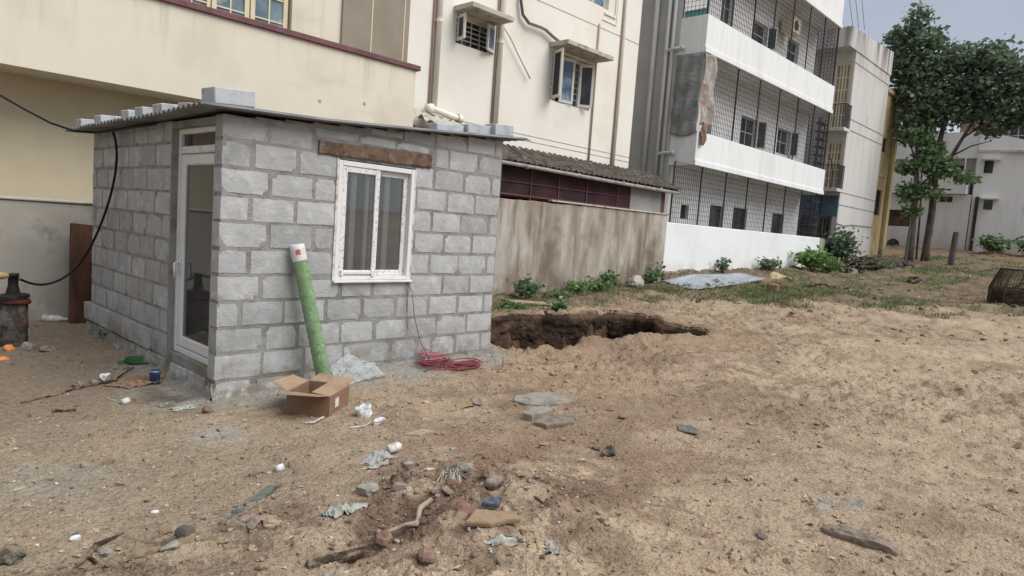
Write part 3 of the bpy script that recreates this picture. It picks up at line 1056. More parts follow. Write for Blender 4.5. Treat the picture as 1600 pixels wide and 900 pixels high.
# window: outer frame, two sliding sashes, glass, bars inside
wy = -.012
m = MB()
fw_ = .045
m.cbox(WX0 + .002, WX0 + fw_, wy, .06, WZ0, WZ1 - .01, .004)
m.cbox(WX1 - fw_, WX1 - .002, wy, .06, WZ0, WZ1 - .01, .004)
m.cbox(WX0 + fw_, WX1 - fw_, wy + .001, .06, WZ1 - .01 - fw_, WZ1 - .011, .004)
m.cbox(WX0 + fw_, WX1 - fw_, wy + .001, .06, WZ0 + .001, WZ0 + fw_ * .8, .004)
m.cbox(WX0 - .012, WX1 + .012, wy - .03, .02, WZ0 - .022, WZ0 - .001, .004)
win = m.build('window_frame', 'upvc', HUT)
m = MB()
m.box(WX0 - .014, WX0 + .001, wy + .002, .02, WZ0, WZ1)
m.box(WX1 - .001, WX1 + .012, wy + .002, .02, WZ0, WZ1)
m.build('mortar_joint', 'plastic_white', win)


def sash(x0, x1, y0, tape):
    z0, z1 = WZ0 + .037, WZ1 - .056
    w = .052
    q = MB()
    q.cbox(x0, x0 + w, y0, y0 + .035, z0, z1, .005)
    q.cbox(x1 - w, x1, y0, y0 + .035, z0, z1, .005)
    q.cbox(x0 + w, x1 - w, y0 + .001, y0 + .034, z1 - w, z1, .005)
    q.cbox(x0 + w, x1 - w, y0 + .001, y0 + .034, z0, z0 + w, .005)
    s_ = q.build('sash', tape, win)
    q = MB()
    q.box(x0 + w - .004, x1 - w + .004, y0 + .014, y0 + .019, z0 + w - .004, z1 - w + .004)
    q.build('pane', 'glass', win)
    return s_


sash(WX0 + .046, 1.455, -.004, 'upvc_tape')
sash(1.405, WX1 - .046, .036, 'upvc_tape')
m = MB()
m.cbox(1.09, 1.40, -.016, -.005, .975, 1.0, .003)
m.cbox(1.075, 1.10, -.024, -.006, .958, 1.012, .003)
m.cbox(1.395, 1.43, -.024, -.006, .955, 1.012, .003)
m.build('sash_pull', 'upvc', win)
for x, w in ((1.19, .06), (1.345, .04), (1.565, .06)):
    m = MB()
    m.cbox(x, x + w, .060 if x < 1.4 else .074, .092, WZ0 + .01, WZ1 - .02, .006)
    m.build('inner_bar', 'tube_white', win)  # white upright bars just behind the glass
m = MB()
m.box(WX0 + .02, WX0 + .10, .11, .13, WZ0, WZ1 - .02)
m.build('shutter_edge', 'tube_white', win)

# door: frame with a transom light, one glazed leaf
m = MB()
dx = .058
ft = .05
m.cbox(dx, .13, DY1 - ft, DY1, DZ0, DZ1, .004)
m.cbox(dx, .13, DY0, DY0 + ft, DZ0, DZ1, .004)
m.cbox(dx + .001, .129, DY0 + ft, DY1 - ft, DZ1 - .045, DZ1 - .001, .004)
m.cbox(dx + .001, .129, DY0 + ft, DY1 - ft, DZ0 + .001, DZ0 + .05, .004)
door = m.build('door_frame', 'upvc', HUT)
m = MB()
m.cbox(dx - .004, .12, DY0 + ft, DY1 - ft, 1.925, 1.985, .004)
m.build('transom_bar', 'upvc_tape', door)
m = MB()
m.box(.09, .095, DY0 + ft, DY1 - ft, 1.985, DZ1 - .045)
m.build('transom_pane', 'glass', door)
m = MB()
y0, y1, z0, z1 = DY0 + ft + .004, DY1 - ft - .004, DZ0 + .054, 1.921
w = .095
lx = dx + .004
m.cbox(lx, .115, y1 - w, y1, z0, z1, .012)
m.cbox(lx, .115, y0, y0 + w, z0, z1, .012)
m.cbox(lx + .001, .114, y0 + w, y1 - w, z1 - w, z1, .012)
m.cbox(lx + .001, .114, y0 + w, y1 - w, z0, z0 + w, .012)
leaf = m.build('door_leaf', 'upvc', HUT)
m = MB()
m.box(.082, .088, y0 + w - .006, y1 - w + .006, z0 + w - .006, z1 - w + .006)
m.build('pane', 'glass', leaf)
for sgn, x0 in ((-1, lx), (1, .115)):
    m = MB()
    yc, zc = y1 - .05, .98
    m.cbox(min(x0, x0 + sgn * .010), max(x0, x0 + sgn * .010), yc - .014, yc + .014, zc - .09, zc + .06, .004)
    m.tube([(x0, yc, zc), (x0 + sgn * .045, yc, zc), (x0 + sgn * .052, yc - .005, zc - .006), (x0 + sgn * .052, yc - .012, zc - .05), (x0 + sgn * .050, yc - .012, zc - .13)], .012, 8)
    m.build('handle', 'upvc', leaf, smooth=True)
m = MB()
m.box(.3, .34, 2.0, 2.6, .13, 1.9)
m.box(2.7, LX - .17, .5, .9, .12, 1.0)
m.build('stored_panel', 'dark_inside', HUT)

# roof: corrugated sheets laid side by side, ridges along x
ROOF_E = 0.0


def roof_pt(x, y, lift=0.0):
    droop = -.03 * sstep(1.6, 3.4, y)
    rise = .035 * sstep(1.4, -.1, y) * sstep(.9, -.3, x)
    w = .014 * math.sin(2 * math.pi * y / .10)
    return (x, y, roof_z(x) + .012 + float(droop) + float(rise) + w + lift)


rr = random.Random(4)
ys = [-.14, .72, 1.58, 2.44, 3.42]
for q in range(4):
    ya, yb = ys[q], ys[q + 1] + (.05 if q < 3 else 0)
    xl = -.20 + rr.uniform(-.02, .02) - (.06 if q == 3 else 0)
    xr = 3.32 + rr.uniform(-.03, .03)
    m = MB()
    nv = int((yb - ya) / .10 * 8)
    m.sheet(lambda u, v: roof_pt(xl + (xr - xl) * u, ya + (yb - ya) * v, .006 * q * (1 if q else 0) + .008 * math.sin(u * 9 + q) * (v if q else .3)), 14, nv, .004)
    m.build('roof_sheet', 'roof_metal', HUT, smooth=True)
m = MB()
for y in (.12, 1.6, 3.1):
    m.cbox(-.10, 3.2, y, y + .05, 0, 0.001, .0001) if False else None
for x in (.3, 1.5, 2.7):
    m.bar((x, .16, roof_z(x) - .03), (x, LY - .16, roof_z(x) - .03), .05)
m.build('roof_batten', 'wood_dark', HUT)

# loose blocks weighing the roof down (each a thing of its own)
RB = MB().cbox(-.195, .195, -.075, .075, 0, .1, .006)
BIG = MB().cbox(-.195, .195, -.10, .10, 0, .15, .007)


def roof_block(src, x, y, rz, label, sc=(1, 1, 1)):
    q = MB()
    E_ = Euler((0, -math.atan(.076), rz)).to_matrix()
    top = roof_pt(x, y)[2] + .024 - .014 * math.sin(2 * math.pi * y / .10)
    q.add([tuple(E_ @ Vector((p[0] * sc[0], p[1] * sc[1], p[2] * sc[2])) + Vector((x, y, top))) for p in src.v], src.f)
    o = q.build('loose_block', 'roof_block')
    return tag(o, label, 'concrete block', 'blocks weighing down the hut roof')


roof_block(BIG, .075, .085, .10, 'big pale block on the roof corner above the door', (.85, 1.0, .82))
lab = ['pale block on the left roof edge, nearest to the big corner block', 'pale block on the left roof edge, second behind the big corner block', 'pale block on the left roof edge, third behind the big corner block',
       'pale block on the left roof edge, fourth behind the big corner block', 'pale block on the left roof edge, second from the rear end', 'rearmost pale block on the left roof edge']
for (x, y, rz, sc), l_ in zip([(.06, .60, .3, (.8, .9, .55)), (.10, 1.15, .04, (.95, 1.3, 1.0)), (.07, 1.52, .05, (.95, 1.2, .95)), (.06, 1.90, .08, (.9, 1.1, .95)), (.02, 2.55, .06, (.95, 1.2, .95)), (-.02, 3.08, .02, (.9, 1.1, .95))], lab):
    roof_block(RB, x, y, rz, l_, sc)
for (x, y, rz, sc), l_ in zip([(3.06, .12, .0, (.72, 1.2, 1.2)), (2.76, .16, .03, (.95, .9, .95)), (2.38, .2, .02, (.95, .9, .75))], ['pale block at the right front roof corner', 'pale block second from the right front roof corner', 'flat pale block third from the right front roof corner']):
    roof_block(RB, x, y, rz, l_, sc)


# ------------------------------------------------------------------ walls and buildings
def facade_y(m, y, d, x0, x1, z0, z1, holes):
    """slab facing -y from y to y+d with rectangular openings (x0, x1, z0, z1)"""
    xs = sorted({x0, x1, *[h[0] for h in holes], *[h[1] for h in holes]})
    zs = sorted({z0, z1, *[h[2] for h in holes], *[h[3] for h in holes]})
    for a, b in zip(xs[:-1], xs[1:]):
        run = None
        for c, e in zip(zs[:-1], zs[1:]):
            hole = any(h[0] <= (a + b) / 2 <= h[1] and h[2] <= (c + e) / 2 <= h[3] for h in holes)
            if hole:
                if run:
                    m.box(a, b, y, y + d, *run)
                run = None
            else:
                run = (run[0], e) if run else (c, e)
        if run:
            m.box(a, b, y, y + d, *run)


def facade_x(m, x, d, y0, y1, z0, z1, holes):
    t = MB()
    facade_y(t, x, d, y0, y1, z0, z1, holes)
    m.add([(p[1], p[0], p[2]) for p in t.v], [f[::-1] for f in t.f])


def window_y(parent, x0, x1, z0, z1, y, nx=1, nz=1, fr=.05, mun=.02, fm='win_white', pm='pane', leaves=1):
    """a window in a wall facing -y: frame with panes as sub-parts"""
    m = MB()
    m.box(x0, x0 + fr, y, y + .05, z0, z1)
    m.box(x1 - fr, x1, y, y + .05, z0, z1)
    m.box(x0 + fr, x1 - fr, y + .001, y + .05, z0, z0 + fr)
    m.box(x0 + fr, x1 - fr, y + .001, y + .05, z1 - fr, z1)
    xs = [x0 + fr + (x1 - x0 - 2 * fr) * i / leaves for i in range(leaves + 1)]
    for x in xs[1:-1]:
        m.box(x - fr * .6, x + fr * .6, y + .002, y + .05, z0 + fr, z1 - fr)
    for a, b in zip(xs[:-1], xs[1:]):
        for i in range(1, nx):
            x = a + (b - a) * i / nx
            m.box(x - mun / 2, x + mun / 2, y + .008, y + .04, z0 + fr, z1 - fr)
        for j in range(1, nz):
            z = z0 + fr + (z1 - z0 - 2 * fr) * j / nz
            m.box(a, b, y + .009, y + .038, z - mun / 2, z + mun / 2)
    o = m.build('window', fm, parent)
    for a, b in zip(xs[:-1], xs[1:]):
        q = MB().box(a, b, y + .025, y + .031, z0 + fr * .9, z1 - fr * .9)
        q.build('pane', pm, o)
    return o


def window_x(parent, y0, y1, z0, z1, x, nx=2, nz=3, fr=.05, mun=.02, fm='wood_cream', pm='pane_dark', name='window', leaves=1):
    m = MB()
    m.box(x, x + .05, y0, y0 + fr, z0, z1)
    m.box(x, x + .05, y1 - fr, y1, z0, z1)
    m.box(x + .001, x + .05, y0 + fr, y1 - fr, z0, z0 + fr)
    m.box(x + .001, x + .05, y0 + fr, y1 - fr, z1 - fr, z1)
    n = nx
    for i in range(1, n):
        y = y0 + fr + (y1 - y0 - 2 * fr) * i / n
        w = fr * .8 if (leaves > 1 and i * leaves % n == 0) else mun
        m.box(x + .006, x + .04, y - w / 2, y + w / 2, z0 + fr, z1 - fr)
    for j in range(1, nz):
        z = z0 + fr + (z1 - z0 - 2 * fr) * j / nz
        m.box(x + .008, x + .038, y0 + fr, y1 - fr, z - mun / 2, z + mun / 2)
    o = m.build(name, fm, parent)
    MB().box(x + .025, x + .031, y0 + fr * .9, y1 - fr * .9, z0 + fr * .9, z1 - fr * .9).build('pane', pm, o)
    return o


YW = 5.05                                             # street line of the fronts
# --- grey compound wall behind the hut
o = thing('compound_wall', (-4, 4.4, 0), 'stained grey plaster compound wall below the cream building, behind the hut', 'wall')
m = MB()
m.cbox(-14, 4.6, 4.3, 4.5, -.3, 1.395, .012)
m.build('wall_body', 'grey_wall', o)
m = MB()
m.cbox(-14, 4.6, 4.28, 4.52, 1.397, 1.43, .008)
m.build('coping', 'weathered', o)

# --- streaked brown compound wall
o = thing('compound_wall', (9.5, 4.4, .1), 'tall streaked brown plaster compound wall right of the hut', 'wall')
m = MB()
vs = [(4.62, 4.3, -.3), (13.66, 4.3, -.3), (13.66, 4.52, -.3), (4.62, 4.52, -.3), (4.62, 4.3, 2.02), (13.66, 4.3, 2.105), (13.66, 4.52, 2.105), (4.62, 4.52, 2.02)]
rr = random.Random(2)
NX = 60
top = []
for i in range(NX + 1):
    x = 4.62 + (13.66 - 4.62) * i / NX
    t = 2.02 + .085 * i / NX + rr.uniform(-.012, .012)
    top.append((x, t))
vs, fs = [], []
for x, t in top:
    vs += [(x, 4.3, -.3), (x, 4.3, t - .01), (x, 4.315, t), (x, 4.52, t), (x, 4.52, -.3)]
for i in range(NX):
    for k in range(4):
        fs.append((i * 5 + k, (i + 1) * 5 + k, (i + 1) * 5 + k + 1, i * 5 + k + 1))
fs.append((0, 1, 2, 3, 4))
fs.append(tuple(NX * 5 + k for k in (4, 3, 2, 1, 0)))
m.add(vs, [f for f in fs])
m.build('wall_body', 'brown_wall', o)
m = MB()
m.cbox(8.9, 13.72, 4.27, 4.53, 2.09, 2.125, .008)
m.build('coping', 'weathered', o)
for x in (8.35, 9.62, 11.2, 12.6):
    MB().box(x, x + .012, 4.297, 4.31, .2, 2.0).build('panel_joint', 'tower_line', o)

# --- cream building on the left with the long balcony
B = thing('apartment_building', (-3, 5.2, 0), 'cream building with long balcony parapet and maroon coping behind the hut', 'building')
m = MB()
facade_y(m, YW, .16, -14, 5.44, 3.1, 10.0, [(1.38, 3.18, 3.15, 5.55)])
m.box(-14, 5.44, YW + .16, 14, -.2, 10.0)
m.build('upper_wall', 'cream_left', B)
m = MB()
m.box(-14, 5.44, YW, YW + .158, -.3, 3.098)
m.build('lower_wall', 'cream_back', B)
m = MB()
m.box(-14, 5.10, 4.30, 4.44, 2.90, 4.03)
m.box(4.96, 5.10, 4.44, YW - .002, 2.903, 4.03)
par = m.build('balcony_parapet', 'cream_left', B)
m = MB()
m.box(-14, 4.958, 4.442, YW - .002, 2.905, 3.08)
m.build('balcony_slab', 'cream_left', B)
m = MB()
m.cbox(-14, 5.17, 4.255, 4.47, 4.032, 4.115, .008)
m.cbox(4.94, 5.17, 4.471, YW - .003, 4.032, 4.115, .008)
m.build('coping', 'maroon', B)
for x, z in ((1.78, 3.07), (3.3, 3.2), (4.1, 3.3)):
    m = MB()
    m.lathe([(.0, -.004), (.022, -.004), (.028, 0), (.03, .004)], (x, 4.297, z), 14, (0, 1, 0))
    m.build('filled_hole', 'stain', par)
window_y(B, 1.42, 1.94, 3.3, 5.5, YW + .06, 2, 6, .05, .022, 'wood_cream', 'pane')
window_y(B, 1.96, 2.52, 3.3, 5.5, YW + .06, 2, 6, .07, .022, 'wood_cream', 'pane')
window_y(B, 2.54, 3.14, 3.3, 5.5, YW + .06, 2, 6, .07, .022, 'wood_cream', 'pane')
m = MB()
m.box(4.06, 5.4, YW - .05, YW - .002, 3.1, 10)
pn = m.build('shaded_recess_panel', 'taupe', B)  # flat panel for a shaded recess, the shade put into its taupe colour
m = MB()
for x in (4.62, 5.30):
    m.box(x, x + .02, YW - .058, YW - .049, 3.1, 10)
m.build('panel_trim', 'wood_cream', pn)

# --- pale cream building in the middle
B = thing('apartment_building', (9, 5.3, 0), 'pale cream building with two shaded windows and downpipes, above the tiled lean-to', 'building')
W1 = (6.58, 7.62, 4.95, 5.515)
W2 = (9.46, 10.92, 4.38, 5.475)
W3 = (9.9, 11.35, 6.85, 8.2)
m = MB()
facade_y(m, YW, .2, 5.46, 12.76, -.2, 11, [W1, W2, W3])
m.box(5.46, 12.76, YW + .2, 14, -.2, 11)
m.build('wall', 'cream_mid', B)
for z in (3.38, 3.5, 6.38):
    m = MB()
    m.box(5.9 if z < 6 else 8.6, 12.765, YW - .008, YW - .001, z, z + .012)
    m.build('string_course', 'weathered', B)
for (x0, x1) in ((6.48, 7.60), (9.31, 11.0)):
    m = MB()
    m.cbox(x0, x1, 4.5, YW - .003, 5.52, 5.615, .008)
    m.build('window_awning', 'weathered', B)
# louvred window with two open casements
o = window_y(B, W1[0], W1[1], W1[2], W1[3], YW + .13, 4, 5, .05, .022, 'win_white', 'pane_dark', 1)


def casement(p0, yaw, w, h, parent, pm='pane_blue', fr=.05):
    """an opened leaf hinged on p0, swung by yaw from +x"""
    R = Euler((0, 0, yaw)).to_matrix()
    def put(x0, x1, y0, y1, z0, z1, q):
        q.obox(Vector(p0) + R @ Vector(((x0 + x1) / 2, (y0 + y1) / 2, (z0 + z1) / 2)), (x1 - x0, y1 - y0, z1 - z0), R)
    q = MB()
    put(0, fr, -.02, .02, 0, h, q)
    put(w - fr, w, -.02, .02, 0, h, q)
    put(fr, w - fr, -.019, .019, 0, fr, q)
    put(fr, w - fr, -.019, .019, h - fr, h, q)
    lf = q.build('casement', 'win_white', parent)
    q = MB()
    put(fr, w - fr, -.003, .003, fr, h - fr, q)
    q.build('pane', pm, lf)
    return lf


casement((W1[0] + .03, YW - .02, W1[2] + .04), rad(-105), .30, .46, B, 'pane_dark')
casement((W1[1] - .02, YW - .02, W1[2] + .02), rad(-158), .34, .50, B)
o = window_y(B, W2[0] + .0, W2[1], W2[2], W2[3], YW + .14, 5, 7, .06, .024, 'win_white', 'pane_dark', 1)
casement((W2[0] + .02, YW - .02, W2[2] + .03), rad(-112), .42, 1.04, B, 'pane_dark', .06)
casement((W2[0] + .35, YW + .04, W2[2] + .03), rad(-12), .40, 1.0, B, 'pane_blue', .06)
casement((W2[0] + 1.02, YW + .03, W2[2] + .03), rad(-40), .36, .98, B, 'pane_dark', .06)
window_y(B, W3[0], W3[1], W3[2], W3[3], YW + .1, 3, 1, .07, .03, 'win_white', 'pane_blue', 1)
m = MB()
m.box(11.2, 11.62, YW - .03, YW - .001, 6.73, 6.77)
m.box(11.62, 11.66, YW - .03, YW - .001, 6.73, 9)
m.box(11.14, 11.7, YW - .02, YW - .001, 6.58, 6.61)
m.box(11.7, 11.73, YW - .02, YW - .001, 6.58, 9)
m.build('window_trim', 'cream_mid', B)
for x, r, z0, z1, mm in ((6.10, .055, 3.62, 11, 'pipe_cream'), (7.74, .055, 3.25, 11, 'pipe_cream'), (11.02, .022, 3.15, 6.45, 'stain'), (12.0, .04, 3.15, 11, 'pipe_cream'), (6.0, .018, 3.66, 11, 'stain'), (7.66, .016, 3.6, 11, 'stain'), (11.95, .014, 3.2, 11, 'stain')):
    m = MB()
    m.tube([(x, YW - r - .01, z0), (x, YW - r - .01, (z0 + z1) / 2), (x, YW - r - .01, z1)], r, 10)
    pp = m.build('downpipe', mm, B, smooth=True)
    if r > .05:
        for z in (5.2, 8.0):
            m = MB()
            m.tube([(x, YW - r - .01, z), (x, YW - r - .01, z + .06)], r + .012, 10)
            m.box(x - r - .05, x + r + .05, YW - .02, YW - .001, z + .015, z + .045)
            m.build('pipe_clip', mm, pp)
m = MB()
m.tube([(5.93, 4.9, 3.58), (6.2, 4.9, 3.56), (6.5, 4.9, 3.52), (6.74, 4.9, 3.50)], .06, 10)
m.lathe([(.0, 0), (.085, 0), (.085, .12), (.0, .12)], (5.93, 4.84, 3.58), 14, (0, 1, 0))
m.lathe([(.08, 0), (.08, .10)], (6.62, 4.9, 3.51), 12, (1, 0, -.1))
m.build('drain_junction', 'pipe_cream', B, smooth=True)
m = MB()
pts = [(8.22, 4.98, 6.9), (8.22, 4.98, 6.2), (8.30, 4.97, 5.92), (8.50, 4.97, 5.80), (8.85, 4.97, 5.81), (9.04, 4.97, 5.80), (9.3, 4.97, 5.72), (9.55, 4.93, 5.63)]
m.tube(pts, .022, 6)
m.tube([(p[0] + .035, p[1], p[2] + .02) for p in pts], .018, 6)
m.tube([(p[0] + .0, p[1] - .03, p[2] - .025) for p in pts], .014, 6)
m.build('cable_bundle', 'wire_grey', B, smooth=True)
m = MB()
m.tube([(7.80, 5.0, 5.56), (8.0, 4.96, 5.36), (8.26, 4.97, 5.10), (8.5, 4.97, 4.87), (8.69, 4.98, 4.69)], .016, 6)
m.build('loose_pipe', 'pvc_grey', B, smooth=True)

# --- tiled lean-to on the brown wall
T = thing('tiled_lean_to', (9.5, 4.7, 2.1), 'dark tiled lean-to with maroon mesh screen on top of the brown wall', 'lean-to')
m = MB()
t = MB()
for i in range(7):                                     # one tile: two rolls, slightly thick
    pass


def tile_mesh():
    prof = [(0, 0), (.03, .028), (.065, .034), (.10, .010), (.13, .0), (.16, .012), (.19, .0)]
    v, f = [], []
    for (x, z) in prof:
        v += [(x, 0, z), (x, .235, z + .004), (x, 0, z - .014)]
    for i in range(len(prof) - 1):
        a, b = i * 3, (i + 1) * 3
        f.append((a, b, b + 1, a + 1))
        f.append((a + 2, b + 2, b, a))
    me = bpy.data.meshes.new('roof_tile')
    me.from_pydata(v, [], f)
    me.materials.append(MATS['tile'])
    me.update()
    return me


TM = tile_mesh()
sl = math.atan2(.42, .86)
rr = random.Random(12)
SHEET = MB()
SHEET.add([(5.2, 4.2, 2.76), (14.02, 4.2, 2.745), (14.02, 5.045, 3.16), (5.2, 5.045, 3.17), (5.2, 4.2, 2.72), (14.02, 4.2, 2.705), (14.02, 5.045, 3.10), (5.2, 5.045, 3.10)],
          [(0, 1, 2, 3), (4, 7, 6, 5), (0, 4, 5, 1), (1, 5, 6, 2), (3, 2, 6, 7), (0, 3, 7, 4)])
rb_ = SHEET.build('roof_boarding', 'wood_dark', T)
for row in range(4):
    for i in range(46):
        x = 5.18 + i * .193
        s0 = row * .225
        inst(TM, 'roof_tile', (x, 4.16 + s0 * math.cos(sl) + rr.uniform(-.01, .01), 2.79 - .0017 * (x - 5) + s0 * math.sin(sl) * 1.02 + rr.uniform(-.006, .008)), (sl + rr.uniform(-.03, .03), rr.uniform(-.02, .02), rr.uniform(-.03, .03)), (1, 1.0, 1), rb_)
m = MB()
m.tube([(5.2, 4.19, 2.735), (8, 4.19, 2.73), (11, 4.185, 2.70), (13.95, 4.18, 2.69)], .042, 10)
for x in (7.9, 9.6, 11.3, 13.0):
    m.tube([(x, 4.19, 2.718), (x + .07, 4.19, 2.718)], .052, 10)
m.build('gutter_pipe', 'gutter', T, smooth=True)
for a, b in ((5.2, 6.3), (6.3, 7.35), (7.35, 8.30), (8.30, 9.2), (9.2, 10.2), (10.2, 11.42), (11.42, 12.0)):
    m = MB()
    m.box(a + .025, b - .004, 4.40, 4.412, 2.09, 2.70)
    m.build('mesh_screen', 'lean_mesh', T)
    m = MB()
    m.box(a, a + .025, 4.37, 4.42, 2.06, 2.74)
    m.build('post', 'lean_frame', T)
m = MB()
m.box(5.2, 12.0, 4.36, 4.42, 2.128, 2.16)
m.box(5.2, 12.0, 4.375, 4.41, 2.40, 2.415)
m.build('rail', 'lean_frame', T)
m = MB()
m.box(12.0, 13.42, 4.38, 4.43, 2.128, 2.72)
m.build('end_panel', 'panel_grey', T)
m = MB()
m.box(13.42, 13.62, 4.39, 4.42, 2.128, 2.70)
m.build('louvre', 'brick_red', T)
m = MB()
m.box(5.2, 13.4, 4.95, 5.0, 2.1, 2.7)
m.build('dark_backing', 'dark_inside', T)  # dark sheet added behind the screen for the shady lean-to interior
# tarpaulin scrap on the ledge
m = MB()


def tarp(u, v):
    x = 5.5 + 1.05 * u
    y = 4.42 + .5 * v
    z = 3.24 + .26 * v * (1 - .35 * u) + .035 * math.sin(u * 22 + v * 6) + .03 * math.sin(u * 9 - v * 14)
    return (x, y, z)


m.sheet(tarp, 40, 14, .006)
tag(m.build('tarpaulin', 'weathered', smooth=True), 'crumpled pale tarpaulin lying under the drain pipes above the hut roof', 'tarpaulin')

# --- white apartment building with caged balconies
B = thing('apartment_building', (19.7, 5.2, .5), 'white apartment building with black caged balconies on three floors', 'building')
X0, X1 = 14.8, 24.7
WIN = [(19.2, 20.25, 8.0, 8.75), (22.0, 23.0, 8.1, 8.85), (17.0, 17.75, 8.1, 9.1), (19.04, 20.2, 4.7, 5.65), (21.95, 23.05, 4.8, 5.7), (16.55, 17.1, 4.7, 5.6), (15.72, 16.18, 2.08, 2.5), (17.5, 18.4, 1.7, 2.62), (19.1, 20.15, 1.5, 2.65), (22.25, 23.3, 1.5, 2.66)]
m = MB()
facade_y(m, 5.1, .18, X0 + .152, X1, 0, 11.2, WIN)
m.box(X0 + .152, X1 - .01, 5.28, 15, 0, 11.2)
m.build('rear_wall', 'white_inner', B)
m = MB()
m.box(X0, X0 + .15, 5.1, 15, 0, 11.2)
side = m.build('side_wall', 'grey_side', B)
for i, w in enumerate(WIN):
    window_y(B, *w, 5.2, 2 if w[1] - w[0] > .6 and i < 6 else 1, 2 if w[3] - w[2] > .6 and i < 6 else 1, .05 if i < 6 else .03, .03, 'grey_side' if i < 6 else 'post_wood', 'pane_dark')
    if i in (0, 3, 4):                                  # a hinged shutter standing open
        casement((w[1], 5.09, w[2]), rad(-40), .36, w[3] - w[2], B, 'pane_dark', .05)
for (z0, z1, nm) in ((6.58, 7.58, 1), (3.54, 4.47, 2), (9.70, 10.75, 0)):
    m = MB()
    m.cbox(X0, X1, 4.28, 4.42, z0 + .002, z1, .012)
    m.box(X0, X0 + .13, 4.42, 5.098, z0 + .002, z1)
    m.box(X1 - .13, X1, 4.42, 5.098, z0 + .002, z1)
    p_ = m.build('balcony_parapet', 'white_paint', B)
    m = MB()
    m.box(X0 + .13, X1 - .13, 4.42, 5.098, z0 + .004, z0 + .17)
    m.build('balcony_slab', 'white_inner', p_)
    m = MB()
    m.cbox(X0 - .02, X1 + .02, 4.25, 4.283, z0 + .0, z0 + .14, .006)
    m.build('drip_band', 'white_paint', p_)
for yy, r in ((5.87, .075), (5.46, .065), (5.28, .05)):
    m = MB()
    m.tube([(X0 - r - .01, yy, 2.6), (X0 - r - .01, yy, 6), (X0 - r - .01, yy, 11.1)], r, 10)
    pp = m.build('downpipe', 'pvc_grey', side, smooth=True)
for zz in (6.72, 3.85):
    m = MB()
    m.tube([(X0 - .09, 5.46, zz - .12), (X0 - .09, 5.44, zz), (X0 - .09, 5.2, zz + .03), (X0 - .08, 4.95, zz + .02)], .05, 8)
    m.tube([(X0 - .08, 4.98, zz + .02), (X0 - .08, 4.9, zz + .02)], .066, 8)
    m.build('branch_pipe', 'pvc_grey', side, smooth=True)


def grille_y(name, x0, x1, z0, z1, y, parent, sx=.105, sz=.135, post=1.42, t=.0085):
    m = MB()
    n = int((x1 - x0) / sx)
    for i in range(n + 1):
        x = x0 + (x1 - x0) * i / n
        m.box(x - t / 2, x + t / 2, y, y + t, z0, z1)
    k = int((z1 - z0) / sz)
    for j in range(k + 1):
        z = z0 + (z1 - z0) * j / k
        m.box(x0, x1, y + t, y + 2 * t, z - t / 2, z + t / 2)
    g = m.build(name, 'iron', parent)
    tag(g, kind='stuff')
    np_ = max(1, round((x1 - x0) / post))
    for i in range(np_ + 1):
        x = x0 + (x1 - x0) * i / np_
        MB().box(x - .016, x + .016, y - .016, y + .02, z0, z1).build('grille_post', 'iron', g)
    return g


def grille_x(name, y0, y1, z0, z1, x, parent, sy=.11, sz=.135, t=.0085):
    m = MB()
    n = max(2, int((y1 - y0) / sy))
    for i in range(n + 1):
        y = y0 + (y1 - y0) * i / n
        w = .03 if i in (0, n) else t
        m.box(x, x + t, y - w / 2, y + w / 2, z0, z1)
    k = int((z1 - z0) / sz)
    for j in range(k + 1):
        z = z0 + (z1 - z0) * j / k
        m.box(x + t, x + 2 * t, y0, y1, z - t / 2, z + t / 2)
    g = m.build(name, 'iron', parent)
    return tag(g, kind='stuff')


grille_y('grille', X0 + .05, X1 - .05, 7.582, 9.70, 4.34, B)
grille_y('grille', X0 + .65, X1 - .05, 4.472, 6.58, 4.34, B)
grille_y('grille', 13.92, 24.35, 1.915, 3.54, 4.36, B)
grille_x('grille', 4.36, 5.08, 7.582, 9.70, X0 + .03, B)
grille_x('grille', 4.36, 5.08, 7.582, 9.70, X1 - .06, B)
grille_x('grille', 4.36, 5.08, 4.472, 6.58, X1 - .06, B)
m = MB().box(21.0, 21.75, 4.6, 4.95, 8.75, 9.25)
ac = m.build('air_conditioner', 'wood_cream', B)
m = MB()
m.lathe([(.0, 0), (.17, 0), (.17, .01), (.0, .012)], (21.37, 4.598, 9.0), 16, (0, -1, 0))
m.build('fan_grille', 'iron', ac)
m = MB().box(X0 + .06, X0 + .09, 4.4, 5.05, 7.59, 7.78)
m.build('teal_sheet', 'teal', B)

# shade net and cloths hung at the caged corner of the middle balcony
m = MB()


def net(u, v):
    y = 4.28 + .83 * u
    sag = .10 * math.sin(u * math.pi) * (1 - v)
    z = 4.42 - .0 + 2.13 * v - sag
    x = X0 - .05 - .035 * math.sin(v * 20 + 3 * u * u) * (1 - v) - .05 * math.sin(u * 3.1) * math.sin(v * 3.1) - .02 * math.sin(u * 15 + v * 3)
    return (x, y, z)


m.sheet(net, 22, 40, .008, (1, 0, 0))
tag(m.build('shade_net', 'net_green', smooth=True), 'grey-green shade net hung over the side of the middle balcony', 'shade net')
m = MB()


def cloth(u, v):
    x = X0 - .02 + .66 * u + .03 * math.sin(v * 9)
    z = 4.62 + 1.93 * v
    y = 4.235 - .03 * math.sin(v * 11 + u * 5) - .03 * math.sin(u * 9 - v * 4)
    return (x, y, z)


m.sheet(cloth, 16, 34, .008, (0, -1, 0))
tag(m.build('sack_cloth', 'sack_cloth', smooth=True), 'pale dirty sacking hung on the front corner of the middle balcony', 'cloth')
m = MB()


def cloth2(u, v):
    x = X0 + .06 + .46 * u * (.35 + .65 * v) + .05 * (1 - v)
    z = 4.10 + .62 * v
    y = 4.205 - .03 * math.sin(v * 8 + u * 6) - .02 * v
    return (x, y, z)


